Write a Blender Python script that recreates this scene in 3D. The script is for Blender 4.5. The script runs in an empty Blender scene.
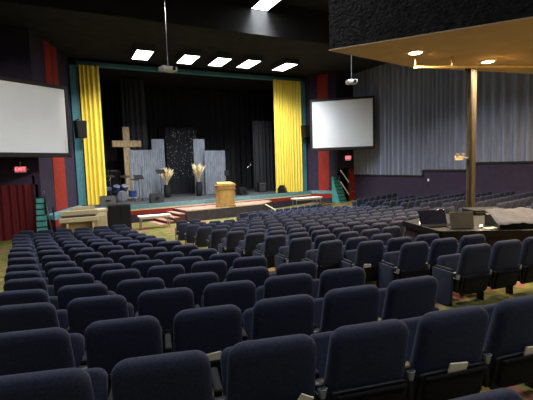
import bpy, bmesh, math, random
from mathutils import Vector, Matrix
random.seed(7)
PI = math.pi
SC = bpy.context.scene
COL = SC.collection

# ------------------------------------------------------------------ camera
EYE = 1.65
FPX = 400.0
yaw, pitch, roll = math.radians(26.3), math.radians(5.0), 0.03
fwd = Vector((math.sin(yaw) * math.cos(pitch), math.cos(yaw) * math.cos(pitch), -math.sin(pitch)))
r0 = Vector((math.cos(yaw), -math.sin(yaw), 0))
u0 = r0.cross(fwd)
right = r0 * math.cos(roll) - u0 * math.sin(roll)
upv = right.cross(fwd)
cam_data = bpy.data.cameras.new('camera')
cam = bpy.data.objects.new('camera', cam_data)
COL.objects.link(cam)
cam_data.sensor_width = 36
cam_data.lens = FPX / 533 * 36
cam_data.clip_end = 200
cam_data.clip_start = 0.02
M = Matrix((right, upv, -fwd)).transposed().to_4x4()
M.translation = Vector((0, 0, EYE))
cam.matrix_world = M
SC.camera = cam


def ray(x, y):
    return fwd * FPX + right * (x - 266.5) + upv * (200 - y)


def at(x, y, Y):
    d = ray(x, y)
    return Vector((0, 0, EYE)) + d * (Y / d.y)


def atz(x, y, Z):
    d = ray(x, y)
    return Vector((0, 0, EYE)) + d * ((Z - EYE) / d.z)


def proj(p):
    d = Vector(p) - Vector((0, 0, EYE))
    z = d.dot(fwd)
    return 266.5 + FPX * d.dot(right) / z, 200 - FPX * d.dot(upv) / z, z


# ------------------------------------------------------------------ world, exposure
SC.view_settings.view_transform = 'Standard'
SC.view_settings.look = 'None'
SC.view_settings.gamma = 1
SC.view_settings.exposure = 0.0
SC.view_settings.use_curve_mapping = False
world = bpy.data.worlds.new('world')
SC.world = world
world.use_nodes = True
world.node_tree.nodes['Background'].inputs[0].default_value = (0.5, 0.55, 0.7, 1)
world.node_tree.nodes['Background'].inputs[1].default_value = 0.02

P_STAGE, P_HOUSE, P_DOWN, P_REAR_FILL, P_WASH = 260.0, 560.0, 320.0, 120.0, 2200.0


# ------------------------------------------------------------------ materials
def mat(name, c, rough=0.8, metal=0.0, var=0.0, scale=20.0, bump=0.0, bscale=60.0, emis=None, estr=0.0, c2=None,
        spec=0.3, stretch=None, sheen=0.0, trans=0.0, detail=4):
    m = bpy.data.materials.new(name)
    m.use_nodes = True
    nt = m.node_tree
    b = nt.nodes['Principled BSDF']
    b.inputs['Base Color'].default_value = (*c, 1)
    b.inputs['Roughness'].default_value = rough
    b.inputs['Metallic'].default_value = metal
    b.inputs['Specular IOR Level'].default_value = spec
    if sheen:
        b.inputs['Sheen Weight'].default_value = sheen
        b.inputs['Sheen Tint'].default_value = (0.5, 0.6, 0.9, 1)
    if trans:
        b.inputs['Transmission Weight'].default_value = trans
    tc = nt.nodes.new('ShaderNodeTexCoord')
    mp = nt.nodes.new('ShaderNodeMapping')
    nt.links.new(tc.outputs['Object'], mp.inputs[0])
    if stretch:
        mp.inputs['Scale'].default_value = stretch
    if var or c2:
        n = nt.nodes.new('ShaderNodeTexNoise')
        n.inputs['Scale'].default_value = scale
        n.inputs['Detail'].default_value = detail
        nt.links.new(mp.outputs[0], n.inputs['Vector'])
        r = nt.nodes.new('ShaderNodeValToRGB')
        nt.links.new(n.outputs['Fac'], r.inputs[0])
        r.color_ramp.elements[0].position = 0.35
        r.color_ramp.elements[1].position = 0.65
        if c2:
            r.color_ramp.elements[0].color = (*c, 1)
            r.color_ramp.elements[1].color = (*c2, 1)
        else:
            r.color_ramp.elements[0].color = (*[v * (1 - var) for v in c], 1)
            r.color_ramp.elements[1].color = (*[min(1, v * (1 + var)) for v in c], 1)
        nt.links.new(r.outputs[0], b.inputs['Base Color'])
    if bump:
        n2 = nt.nodes.new('ShaderNodeTexNoise')
        n2.inputs['Scale'].default_value = bscale
        n2.inputs['Detail'].default_value = 3
        nt.links.new(mp.outputs[0], n2.inputs['Vector'])
        bp = nt.nodes.new('ShaderNodeBump')
        bp.inputs['Strength'].default_value = bump
        bp.inputs['Distance'].default_value = 0.05
        nt.links.new(n2.outputs['Fac'], bp.inputs['Height'])
        nt.links.new(bp.outputs[0], b.inputs['Normal'])
    if emis:
        b.inputs['Emission Color'].default_value = (*emis, 1)
        b.inputs['Emission Strength'].default_value = estr
    return m


def carpet_mat():
    m = mat('patterned_carpet', (0.2, 0.17, 0.03), 0.95, spec=0.1)
    nt = m.node_tree
    b = nt.nodes['Principled BSDF']
    tc = nt.nodes.new('ShaderNodeTexCoord')
    v = nt.nodes.new('ShaderNodeTexVoronoi')
    v.inputs['Scale'].default_value = 2.6
    n = nt.nodes.new('ShaderNodeTexNoise')
    n.inputs['Scale'].default_value = 1.3
    n.inputs['Detail'].default_value = 5
    nt.links.new(tc.outputs['Object'], v.inputs['Vector'])
    nt.links.new(tc.outputs['Object'], n.inputs['Vector'])
    r = nt.nodes.new('ShaderNodeValToRGB')
    cr = r.color_ramp
    cr.elements[0].position = 0.0
    cr.elements[0].color = (0.27, 0.23, 0.05, 1)
    cr.elements[1].position = 1.0
    cr.elements[1].color = (0.12, 0.2, 0.05, 1)
    for p, c in ((0.42, (0.28, 0.24, 0.06)), (0.5, (0.13, 0.14, 0.045)), (0.56, (0.27, 0.23, 0.07)), (0.63, (0.34, 0.11, 0.10)), (0.74, (0.26, 0.21, 0.15))):
        e = cr.elements.new(p)
        e.color = (*c, 1)
    mx = nt.nodes.new('ShaderNodeMix')
    mx.data_type = 'FLOAT'
    mx.inputs[0].default_value = 0.25
    nt.links.new(n.outputs['Fac'], mx.inputs[2])
    nt.links.new(v.outputs['Distance'], mx.inputs[3])
    nt.links.new(mx.outputs[0], r.inputs[0])
    n3 = nt.nodes.new('ShaderNodeTexNoise')
    n3.inputs['Scale'].default_value = 60
    nt.links.new(tc.outputs['Object'], n3.inputs['Vector'])
    m2 = nt.nodes.new('ShaderNodeMix')
    m2.data_type = 'RGBA'
    m2.blend_type = 'MULTIPLY'
    m2.inputs[0].default_value = 0.5
    nt.links.new(r.outputs[0], m2.inputs[6])
    nt.links.new(n3.outputs['Color'], m2.inputs[7])
    nt.links.new(m2.outputs[2], b.inputs['Base Color'])
    return m


MT = dict(
    navy=mat('navy_fabric', (0.024, 0.027, 0.049), 0.9, var=0.25, scale=90, bump=0.15, bscale=350, sheen=0.12, spec=0.15),
    black_plastic=mat('black_plastic', (0.007, 0.007, 0.008), 0.45, var=0.2, scale=30),
    black_metal=mat('black_metal', (0.015, 0.015, 0.016), 0.4, metal=0.3, var=0.2, scale=15),
    chrome=mat('clear_cup_plastic', (0.5, 0.53, 0.57), 0.12, metal=0.6, var=0.1, scale=40),
    pocket=mat('black_mesh_pocket', (0.008, 0.008, 0.011), 0.85, var=0.4, scale=200),
    paper=mat('cream_paper', (0.92, 0.82, 0.64), 0.7, var=0.06, scale=12),
    carpet=carpet_mat(),
    purple=mat('purple_paint', (0.036, 0.026, 0.052), 0.85, var=0.12, scale=3),
    dark_purple=mat('dark_purple_paint', (0.035, 0.028, 0.05), 0.85, var=0.12, scale=3),
    red_paint=mat('red_paint', (0.30, 0.026, 0.018), 0.7, var=0.1, scale=4),
    teal=mat('teal_paint', (0.07, 0.22, 0.27), 0.6, var=0.1, scale=5),
    teal_ledge=mat('pale_teal_ledge', (0.16, 0.34, 0.38), 0.5, var=0.15, scale=6),
    teal_step=mat('teal_step_paint', (0.08, 0.36, 0.34), 0.6, var=0.12, scale=5),
    yellow=mat('yellow_drape', (0.86, 0.68, 0.10), 0.7, var=0.06, scale=3, stretch=(6, 6, 0.5)),
    grey_drape=mat('grey_drape', (0.235, 0.262, 0.36), 0.85, var=0.14, scale=3, stretch=(4, 4, 0.3)),
    black_drape=mat('black_drape', (0.020, 0.020, 0.026), 0.8, var=0.25, scale=4, stretch=(6, 6, 0.4), bump=0.1, bscale=10),
    char_drape=mat('charcoal_drape', (0.035, 0.035, 0.042), 0.8, var=0.25, scale=4, stretch=(6, 6, 0.4)),
    maroon=mat('maroon_drape', (0.11, 0.009, 0.012), 0.8, var=0.25, scale=3, stretch=(6, 6, 0.4)),
    ceiling=mat('black_ceiling_paint', (0.016, 0.016, 0.018), 0.95, var=0.3, scale=2, bump=0.4, bscale=12),
    bulk=mat('charcoal_bulkhead', (0.018, 0.018, 0.0195), 0.95, var=0.15, scale=1.5),
    rough_black=mat('sprayed_black_plaster', (0.010, 0.0095, 0.010), 0.95, var=0.5, scale=9, bump=0.8, bscale=16, spec=0.12),
    tan=mat('tan_soffit', (0.36, 0.265, 0.165), 0.85, var=0.06, scale=2),
    pipe=mat('brass_pipe', (0.55, 0.38, 0.15), 0.4, metal=0.4, var=0.1, scale=10),
    column=mat('wood_column', (0.038, 0.030, 0.018), 0.6, var=0.35, scale=5, stretch=(5, 5, 0.5)),
    screen=mat('white_screen', (0.82, 0.86, 0.94), 0.6, var=0.02, scale=1),
    frame=mat('black_frame', (0.02, 0.019, 0.02), 0.6, var=0.2, scale=8),
    wood_cross=mat('weathered_timber', (0.30, 0.22, 0.13), 0.8, var=0.35, scale=4, stretch=(6, 6, 1), bump=0.3, bscale=20),
    oak=mat('golden_oak', (0.48, 0.29, 0.10), 0.45, var=0.18, scale=5, stretch=(1, 8, 1)),
    oak_dark=mat('oak_trim', (0.42, 0.24, 0.08), 0.45, var=0.18, scale=5),
    tin=mat('corrugated_tin', (0.21, 0.235, 0.28), 0.5, metal=0.2, var=0.22, scale=2.5, stretch=(3, 3, 0.6)),
    stage_floor=mat('stage_carpet', (0.05, 0.052, 0.055), 0.9, var=0.25, scale=6),
    thrust_top=mat('pink_carpet', (0.34, 0.16, 0.13), 0.95, c2=(0.46, 0.28, 0.21), scale=5, spec=0.1),
    thrust_front=mat('charcoal_carpet', (0.05, 0.042, 0.05), 0.95, var=0.2, scale=6),
    fixture=mat('grey_fixture_casing', (0.06, 0.06, 0.062), 0.6, var=0.1, scale=6),
    riser=mat('dark_red_riser', (0.10, 0.035, 0.03), 0.9, var=0.2, scale=6),
    white=mat('white_laminate', (0.88, 0.86, 0.8), 0.5, var=0.04, scale=6),
    cream=mat('cream_paint', (0.55, 0.46, 0.29), 0.55, var=0.08, scale=6),
    cream_light=mat('pale_cream_paint', (0.78, 0.70, 0.50), 0.55, var=0.05, scale=6),
    pampas=mat('dried_grass', (0.75, 0.62, 0.36), 0.9, var=0.25, scale=10),
    drum_blue=mat('blue_drum_shell', (0.03, 0.06, 0.2), 0.3, var=0.2, scale=10),
    drum_skin=mat('drum_skin', (0.13, 0.14, 0.17), 0.5, var=0.1, scale=6),
    brass=mat('cymbal_brass', (0.2, 0.17, 0.1), 0.3, metal=0.9, var=0.1, scale=8),
    steel=mat('steel', (0.45, 0.45, 0.47), 0.3, metal=0.9, var=0.1, scale=10),
    exit_red=mat('lit_exit_face', (0.7, 0.08, 0.12), 0.5, var=0.05, scale=6, emis=(1.0, 0.12, 0.18), estr=0.7),
    exit_letter=mat('exit_letters', (0.9, 0.5, 0.5), 0.5, var=0.02, scale=6, emis=(1.0, 0.55, 0.6), estr=0.9),
    panel_light=mat('lit_diffuser', (1, 1, 1), 0.5, var=0.01, scale=3, emis=(0.95, 0.98, 1.0), estr=9.0),
    down_light=mat('warm_lamp', (1, 0.9, 0.7), 0.5, var=0.01, scale=3, emis=(1.0, 0.78, 0.42), estr=12.0),
    bulb=mat('small_lit_bulb', (1, 0.9, 0.7), 0.5, var=0.01, scale=3, emis=(1.0, 0.82, 0.55), estr=3.0),
    booth_wall=mat('booth_panel', (0.045, 0.028, 0.035), 0.8, var=0.2, scale=5),
    booth_top=mat('booth_counter', (0.03, 0.032, 0.03), 0.3, var=0.3, scale=5, spec=0.5),
    glossy_black=mat('glossy_black', (0.02, 0.02, 0.018), 0.12, var=0.2, scale=4, spec=0.6),
    khaki=mat('tan_board', (0.16, 0.13, 0.09), 0.7, var=0.12, scale=5),
    cloth=mat('pale_cloth', (0.10, 0.10, 0.115), 0.9, var=0.1, scale=5),
    projector=mat('projector_casing', (0.55, 0.55, 0.52), 0.4, var=0.05, scale=10),
    lens=mat('lens_glass', (0.02, 0.02, 0.03), 0.05, var=0.1, scale=5, spec=0.8),
    dark_key=mat('dark_key', (0.06, 0.05, 0.04), 0.5, var=0.2, scale=30),
    fairy=mat('fairy_bulbs', (0.6, 0.6, 0.6), 0.4, var=0.05, scale=30, emis=(0.8, 0.85, 1), estr=0.12),
)


# ------------------------------------------------------------------ mesh helpers
class MB:
    def __init__(s):
        s.v, s.f = [], []

    def add(s, vs, fs):
        o = len(s.v)
        s.v += [tuple(v) for v in vs]
        s.f += [tuple(i + o for i in f) for f in fs]
        return s

    def box(s, c, d, rot=None):
        x, y, z = d[0] / 2, d[1] / 2, d[2] / 2
        e = min(x, y, z) * 0.25
        e = min(e, 0.02)
        # chamfered box
        vs = []
        for sx in (-1, 1):
            for sy in (-1, 1):
                for sz in (-1, 1):
                    vs += [(sx * x, sy * (y - e), sz * (z - e)), (sx * (x - e), sy * y, sz * (z - e)), (sx * (x - e), sy * (y - e), sz * z)]
        def I(sx, sy, sz, k):
            return ((sx > 0) * 4 + (sy > 0) * 2 + (sz > 0)) * 3 + k
        fs = []
        for a in (-1, 1):
            fs.append([I(a, p, q, 0) for p, q in ((-1, -1), (1, -1), (1, 1), (-1, 1))])
            fs.append([I(p, a, q, 1) for p, q in ((-1, -1), (1, -1), (1, 1), (-1, 1))])
            fs.append([I(p, q, a, 2) for p, q in ((-1, -1), (1, -1), (1, 1), (-1, 1))])
            for b in (-1, 1):
                fs.append([I(a, b, -1, 0), I(a, b, 1, 0), I(a, b, 1, 1), I(a, b, -1, 1)])
                fs.append([I(a, -1, b, 0), I(a, 1, b, 0), I(a, 1, b, 2), I(a, -1, b, 2)])
                fs.append([I(-1, a, b, 1), I(1, a, b, 1), I(1, a, b, 2), I(-1, a, b, 2)])
                for c_ in (-1, 1):
                    fs.append([I(a, b, c_, 0), I(a, b, c_, 1), I(a, b, c_, 2)])
        R = rot if rot else Matrix.Identity(3)
        return s.add([Vector(c) + R @ Vector(v) for v in vs], fs)

    def bar(s, a, b, w, h=None):
        a, b = Vector(a), Vector(b)
        d = b - a
        zq = d.to_track_quat('Y', 'Z').to_matrix()
        return s.box((a + b) / 2, (w, d.length, h or w), zq)

    def tube(s, pts, r, n=8, cap=True):
        pts = [Vector(p) for p in pts]
        rs = r if isinstance(r, (list, tuple)) else [r] * len(pts)
        vs, fs = [], []
        for i, p in enumerate(pts):
            d = (pts[min(i + 1, len(pts) - 1)] - pts[max(i - 1, 0)]).normalized()
            q = d.to_track_quat('Z', 'Y').to_matrix()
            for k in range(n):
                a = 2 * PI * k / n
                vs.append(p + q @ Vector((math.cos(a) * rs[i], math.sin(a) * rs[i], 0)))
        for i in range(len(pts) - 1):
            for k in range(n):
                fs.append((i * n + k, i * n + (k + 1) % n, (i + 1) * n + (k + 1) % n, (i + 1) * n + k))
        if cap:
            fs.append(tuple(range(n))[::-1])
            fs.append(tuple((len(pts) - 1) * n + k for k in range(n)))
        return s.add(vs, fs)

    def lathe(s, prof, c=(0, 0, 0), n=16, R=None):
        R = R or Matrix.Identity(3)
        vs, fs = [], []
        for r, z in prof:
            for k in range(n):
                a = 2 * PI * k / n
                vs.append(Vector(c) + R @ Vector((r * math.cos(a), r * math.sin(a), z)))
        m = len(prof)
        for i in range(m - 1):
            for k in range(n):
                fs.append((i * n + k, i * n + (k + 1) % n, (i + 1) * n + (k + 1) % n, (i + 1) * n + k))
        fs.append(tuple(range(n))[::-1])
        fs.append(tuple((m - 1) * n + k for k in range(n)))
        return s.add(vs, fs)

    def prism(s, poly, z0, z1):
        """poly: list of (x,y), z0/z1 number or function"""
        n = len(poly)
        g0 = z0 if callable(z0) else (lambda x, y: z0)
        g1 = z1 if callable(z1) else (lambda x, y: z1)
        vs = [(x, y, g0(x, y)) for x, y in poly] + [(x, y, g1(x, y)) for x, y in poly]
        fs = [tuple(range(n))[::-1], tuple(range(n, 2 * n))]
        for i in range(n):
            j = (i + 1) % n
            fs.append((i, j, n + j, n + i))
        return s.add(vs, fs)

    def pillow(s, outline, t, T, e=None, k=3):
        """outline in local (x,z), thickness t along local y, rounded edges; T maps local->object"""
        e = e if e is not None else t * 0.45
        cx = sum(p[0] for p in outline) / len(outline)
        cz = sum(p[1] for p in outline) / len(outline)
        mx = max(abs(p[0] - cx) for p in outline)
        mz = max(abs(p[1] - cz) for p in outline)
        rings = []
        for i in range(k + 1):
            a = PI / 2 * i / k
            rings.append((-t / 2 + e * (1 - math.sin(a)), e * (1 - math.cos(a))))
        rings = [(y, ins) for y, ins in rings][::-1]
        rings = rings + [(-y, ins) for y, ins in rings[::-1]]
        n = len(outline)
        vs = []
        for y, ins in rings:
            for x, z in outline:
                vs.append(T @ Vector((cx + (x - cx) * (1 - ins / mx), y, cz + (z - cz) * (1 - ins / mz))))
        fs = []
        m = len(rings)
        for i in range(m - 1):
            for q in range(n):
                fs.append((i * n + q, i * n + (q + 1) % n, (i + 1) * n + (q + 1) % n, (i + 1) * n + q))
        fs.append(tuple(range(n)))
        fs.append(tuple((m - 1) * n + q for q in range(n))[::-1])
        return s.add(vs, fs)

    def merge(s, o, T=None):
        return s.add([(T @ Vector(v)) if T else v for v in o.v], o.f)

    def mesh(s, name, m, smooth=False):
        me = bpy.data.meshes.new(name)
        me.from_pydata(s.v, [], s.f)
        bm = bmesh.new()
        bm.from_mesh(me)
        bmesh.ops.recalc_face_normals(bm, faces=bm.faces)
        bm.to_mesh(me)
        bm.free()
        me.materials.append(m)
        if smooth:
            for p in me.polygons:
                p.use_smooth = True
            try:
                me.set_sharp_from_angle(angle=math.radians(50))
            except Exception:
                pass
        return me

    def build(s, name, m, parent=None, smooth=False, kind=None, label=None):
        o = bpy.data.objects.new(name, s.mesh(name, m, smooth))
        COL.objects.link(o)
        if parent:
            o.parent = parent
        if kind:
            o['kind'] = kind
        if label:
            o['label'] = label
        return o


def tag(o, label, cat, group=None, kind=None):
    o['label'] = label
    o['category'] = cat
    if group:
        o['group'] = group
    if kind:
        o['kind'] = kind
    return o


def thing(name, loc, rz=0, label=None, cat=None, group=None):
    o = bpy.data.objects.new(name, None)
    o.empty_display_size = 0.2
    COL.objects.link(o)
    o.location = loc
    o.rotation_euler = (0, 0, rz)
    if label:
        tag(o, label, cat, group)
    return o


def copy_tree(o, parent=None):
    c = o.copy()
    COL.objects.link(c)
    if parent:
        c.parent = parent
    for ch in o.children:
        copy_tree(ch, c)
    return c


def rrect(w0, w1, z0, z1, rb, rt, n=5):
    """rounded outline: width w0 at bottom, w1 at top"""
    pts = []
    for cx, cz, r, a0 in ((w0 / 2 - rb, z0 + rb, rb, -PI / 2), (w1 / 2 - rt, z1 - rt, rt, 0), (-w1 / 2 + rt, z1 - rt, rt, PI / 2), (-w0 / 2 + rb, z0 + rb, rb, PI)):
        for i in range(n + 1):
            a = a0 + PI / 2 * i / n
            pts.append((cx + r * math.cos(a), cz + r * math.sin(a)))
    return pts


def rotx(a):
    return Matrix.Rotation(a, 4, 'X')


def drape(name, a, b, z0, z1, m, amp=0.05, wave=0.22, parent=None, thick=0.012, seed=1, zf=None, kind=None, taper=1.0, step=0.03, rows=5):
    """hanging pleated cloth from point a to point b (x,y)"""
    rnd = random.Random(seed)
    a, b = Vector((a[0], a[1])), Vector((b[0], b[1]))
    L = (b - a).length
    d = (b - a) / L
    nrm = Vector((d.y, -d.x))
    step = min(step, wave / 7)
    n = int(L / step) + 2
    phase = 0
    prof = []
    f = 1.0
    for i in range(n + 1):
        phase += 2 * PI * (L / n) / (wave * f)
        if phase > 2 * PI:
            phase -= 2 * PI
            f = rnd.uniform(0.6, 1.5)
        prof.append(amp * math.sin(phase) * (0.6 + 0.4 * f))
    mb = MB()
    vs = []
    for s_ in (0, 1):
        for r in range(rows + 1):
            z = z0 + (z1 - z0) * r / rows
            k = taper + (1 - taper) * (1 - r / rows)
            for i in range(n + 1):
                p = a + d * (L * i / n) + nrm * (prof[i] * k + (thick if s_ else 0))
                vs.append((p.x, p.y, z))
    W = n + 1
    H = rows + 1
    fs = []
    for r in range(rows):
        for i in range(n):
            q = r * W + i
            fs.append((q, q + 1, q + W + 1, q + W))
            q += W * H
            fs.append((q, q + W, q + W + 1, q + 1))
    for i in range(n):
        fs.append((i, W * H + i, W * H + i + 1, i + 1))
        q = rows * W + i
        fs.append((q, q + 1, W * H + q + 1, W * H + q))
    for r in range(rows):
        q = r * W
        fs.append((q, q + W, W * H + q + W, W * H + q))
        q = r * W + n
        fs.append((q, W * H + q, W * H + q + W, q + W))
    mb.add(vs, fs)
    return mb.build(name, m, parent, smooth=True, kind=kind)


def struct(name, mb, m, smooth=False):
    return mb.build(name, m, smooth=smooth, kind='structure')


def wall(name, a, b, z0, z1, m, t=0.12, side=1, parent=None):
    """vertical slab from a to b, thickness t to the side*normal"""
    a, b = Vector(a), Vector(b)
    d = (b - a).normalized()
    nr = Vector((d.y, -d.x)) * t * side
    mb = MB().prism([tuple(a), tuple(b), tuple(b + nr), tuple(a + nr)], z0, z1)
    if parent is not None:
        return mb.build(name, m, parent)
    return struct(name, mb, m)


# ------------------------------------------------------------------ floor
YF = 16.8


def floor_z(x, y):
    return -0.083 * min(y, YF) + 0.04 * max(x - 12.5, 0)


fz = -0.083 * YF
SY = 24.75            # proscenium plane
ST = -0.30            # stage floor height
CZ = 7.8              # low ceiling
CH = 9.4              # high ceiling
mb = MB()
xs = [-3.4, -2, 0, 3, 6, 9, 12.5, 14.5, 16.5, 18.6]
ys = [-4.1, -2, 0, 3, 6, 9, 12, 15, YF, 19, 22, 24.9]
vs = [(x, y, floor_z(x, y)) for y in ys for x in xs]
W_ = len(xs)
fs = [(j * W_ + i, j * W_ + i + 1, (j + 1) * W_ + i + 1, (j + 1) * W_ + i) for j in range(len(ys) - 1) for i in range(W_ - 1)]
mb.add(vs, fs)
floor = struct('floor', mb, MT['carpet'])
sm = floor.modifiers.new('thick', 'SOLIDIFY')
sm.thickness = 0.15
sm.offset = -1

# ------------------------------------------------------------------ walls and ceiling
LC = (-1.09, 20.3)     # left corner
LF = (0.45, 24.75)
RF = (15.55, 24.75)
RC = (16.85, 22.8)
WL, WR, WB = -3.5, 18.5, -4.0
YL = 20.3
wall('wall_left', (WL, WB), (WL, YL), -1.6, CH, MT['purple'], side=-1)
wall('wall_back', (WL - 0.12, WB), (WR + 0.12, WB), -1.0, CH, MT['purple'], side=1)
wall('wall_right', (WR, WB), (WR, 22.8), -1.6, CH, MT['dark_purple'], side=1)
# left front wall with curtained doorway and stair opening
xa = at(35, 200, YL).x      # doorway right jamb
DT = 1.1
wall('wall_front_left', (WL, YL), LC, DT, CZ, MT['purple'], side=-1)
wall('wall_passage_left', (xa - 0.04, YL), (xa - 0.04, 22.8), fz, DT + 0.4, MT['dark_purple'], t=0.08, side=1)
wall('wall_passage_back', (WL, 22.8), (LC[0] + 0.7, 22.8), fz - 0.1, DT + 0.4, MT['dark_purple'], side=-1)
wall('wall_flank_left', LC, LF, fz - 0.1, CZ, MT['purple'], side=-1)
wall('wall_flank_right', RF, RC, fz - 0.1, CZ, MT['purple'], side=-1)
# right front wall: recess for stair, door
wall('wall_front_right', RC, (WR, 22.8), 1.25, CZ, MT['dark_purple'], side=-1)
wall('wall_passage_right', (RC[0] - 0.1, 25.0), (WR, 25.0), fz - 0.1, 1.5, MT['dark_purple'], side=-1)
wall('wall_recess_right', (WR, 22.8), (WR, 25.0), fz - 0.1, 1.5, MT['dark_purple'], side=1)
# red stripes on the flanks
def on_seg(a, b, px):
    """parameter along a-b where the vertical at px is seen"""
    lo, hi = 0.0, 1.0
    fx = lambda t: proj((a[0] + (b[0] - a[0]) * t, a[1] + (b[1] - a[1]) * t, 0.0))[0]
    s0 = fx(0) < fx(1)
    for _ in range(40):
        m_ = (lo + hi) / 2
        if (fx(m_) < px) == s0:
            lo = m_
        else:
            hi = m_
    return lo


def stripe(name, a, b, p0, p1, z0, z1, m, label_side):
    a, b = Vector(a), Vector(b)
    t0, t1 = on_seg(a, b, p0), on_seg(a, b, p1)
    d = (b - a).normalized()
    off = Vector((d.y, -d.x)) * 0.025
    q0, q1 = a + (b - a) * t0, a + (b - a) * t1
    struct(name, MB().prism([tuple(q0), tuple(q1), tuple(q1 + off), tuple(q0 + off)], z0, z1), m)


stripe('trim_1', LC, LF, 55.5, 67, fz, CZ - 0.02, MT['red_paint'], 1)
stripe('trim_2', RF, RC, 319, 329.5, fz, CZ - 0.02, MT['red_paint'], 1)
# high ceiling, bulkhead, low ceiling
struct('ceiling', MB().box(((WL + WR) / 2, (WB + 17.6) / 2, CH + 0.1), (WR - WL + 0.2, 17.6 - WB, 0.2)), MT['ceiling'])
struct('ceiling_low', MB().box(((WL + WR) / 2, (17.72 + 25.3) / 2, CZ + 0.1), (WR - WL + 0.2, 25.3 - 17.72, 0.2)), MT['ceiling'])
struct('trim_3', MB().box(((WL + WR) / 2, 17.66, (CZ + CH) / 2 + 0.1), (WR - WL + 0.2, 0.12, CH - CZ + 0.2)), MT['bulk'])
# balcony mass at upper right
SZ = 4.13
bA, bP, bQ = atz(328.6, 50.7, SZ), atz(413, 67.6, SZ), atz(533, 73.8, SZ)
bR = atz(533, 17.8, SZ)
sl_ = (bQ.y - bP.y) / (bQ.x - bP.x)
sr_ = (bR.x - bA.x) / (bR.y - bA.y)
bal = [(bA.x, bA.y), (bP.x, bP.y), (18.3, bP.y + sl_ * (18.3 - bP.x)), (18.3, -4.0), (bA.x + sr_ * (-4.0 - bA.y), -4.0)]
bx_, by_ = sum(p[0] for p in bal) / 5, sum(p[1] for p in bal) / 5
struct('wall_balcony', MB().prism([(bx_ + (x - bx_) * 0.998, by_ + (y - by_) * 0.998) for x, y in bal], SZ + 0.025, CH), MT['rough_black'])
struct('ceiling_soffit', MB().prism(bal, SZ, SZ + 0.025), MT['tan'])

# right wall: stepped purple wainscot and grey curtains above
y1, y2 = at(424, 170, 10).normalized(), None
Y1 = 18.4 * ray(424.5, 172).y / ray(424.5, 172).x
Y2 = 18.4 * ray(476.5, 168).y / ray(476.5, 168).x
steps = [(22.8, Y1, 0.72), (Y1, Y2, 1.04), (Y2, WB, 1.40)]
for i, (ya, yb, z) in enumerate(steps):
    struct('wall_right_lower', MB().box((18.40, (ya + yb) / 2, (z - 1.5) / 2), (0.2, abs(ya - yb), z + 1.5)), MT['purple'])
    mbt = MB().box((18.38, (ya + yb) / 2, z + 0.03), (0.26, abs(ya - yb) + 0.02, 0.10))
    if i:
        mbt.box((18.38, ya + 0.03, z - 0.14), (0.26, 0.10, 0.36))
    struct('trim_%d' % (4 + i), mbt, MT['frame'])
dr = drape('wall_curtain', (18.30, 22.75), (18.30, Y1 + 0.03), 0.80, CZ - 0.05, MT['grey_drape'], amp=0.10, wave=0.36, seed=3)
tag(dr, 'long grey pleated wall curtain beside the right-hand projection screen, lowest hem', 'curtain', 'grey curtains along the right wall')
dr = drape('wall_curtain', (18.30, Y1), (18.30, Y2 + 0.03), 1.12, CH - 0.2 if Y1 < 17 else CZ - .05, MT['grey_drape'], amp=0.10, wave=0.36, seed=4)
tag(dr, 'grey pleated wall curtain behind the column, hem one step up', 'curtain', 'grey curtains along the right wall')
dr = drape('wall_curtain', (18.30, Y2), (18.30, 3.0), 1.48, CH - 0.2, MT['grey_drape'], amp=0.10, wave=0.40, seed=5)
tag(dr, 'grey pleated wall curtain right of the column, highest hem', 'curtain', 'grey curtains along the right wall')
m_ = MB().box((18.28, at(428, 180, 10).normalized().x * 0 + 18.25 * ray(428, 180).y / ray(428, 180).x, 0.1), (0.04, 0.1, 0.14))
m_.v = [(x, y, z + 18.25 / ray(428, 180).x * ray(428, 180).z + EYE - 0.1) for x, y, z in m_.v]
tag(m_.build('wall_switch', MT['white']), 'small pale switch plate on the purple wall below the grey curtain', 'switch')

# ------------------------------------------------------------------ proscenium frame and stage house
FT = 7.62
struct('trim_7', MB().box((0.66, 24.72, (FT + ST) / 2), (0.42, 0.3, FT - ST)).box((15.25, 24.72, (FT + ST) / 2), (0.42, 0.3, FT - ST)).box((7.95, 24.72, FT - 0.11), (15.0, 0.3, 0.24)), MT['teal'])
struct('wall_proscenium', MB().box((7.95, 24.86, (FT + CZ) / 2), (15.3, 0.2, CZ - FT + 0.02)), MT['ceiling'])
struct('wall_stage_left', MB().box((0.2, 28.3, 3.6), (0.12, 7.0, 8.4)), MT['ceiling'])
struct('wall_stage_right', MB().box((15.8, 28.3, 3.6), (0.12, 7.0, 8.4)), MT['ceiling'])
struct('wall_stage_back', MB().box((8.0, 31.8, 3.6), (15.8, 0.12, 8.4)), MT['ceiling'])
struct('ceiling_stage', MB().box((8.0, 28.3, 7.86), (15.8, 7.2, 0.12)), MT['ceiling'])

# stage platform with apron
AP = [(0.5, 24.75), (0.62, 22.3), (2.9, 22.35), (6.3, 22.6), (9.9, 23.1), (13.2, 23.7), (15.5, 24.2), (15.6, 24.75)]
stage_poly = [(0.3, 31.7)] + AP + [(15.7, 31.7)]
st_ = thing('stage', (8, 27, fz), 0, 'raised stage with pale teal edge band and red lower face', 'stage')
st_['kind'] = 'structure'


def loc(mbx, o):
    L = Vector(o.location)
    R = Matrix.Rotation(-o.rotation_euler.z, 3, 'Z')
    mbx.v = [tuple(R @ (Vector(v) - L)) for v in mbx.v]
    return mbx


loc(MB().prism(stage_poly, fz, ST), st_).build('platform', MT['stage_floor'], st_)


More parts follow.
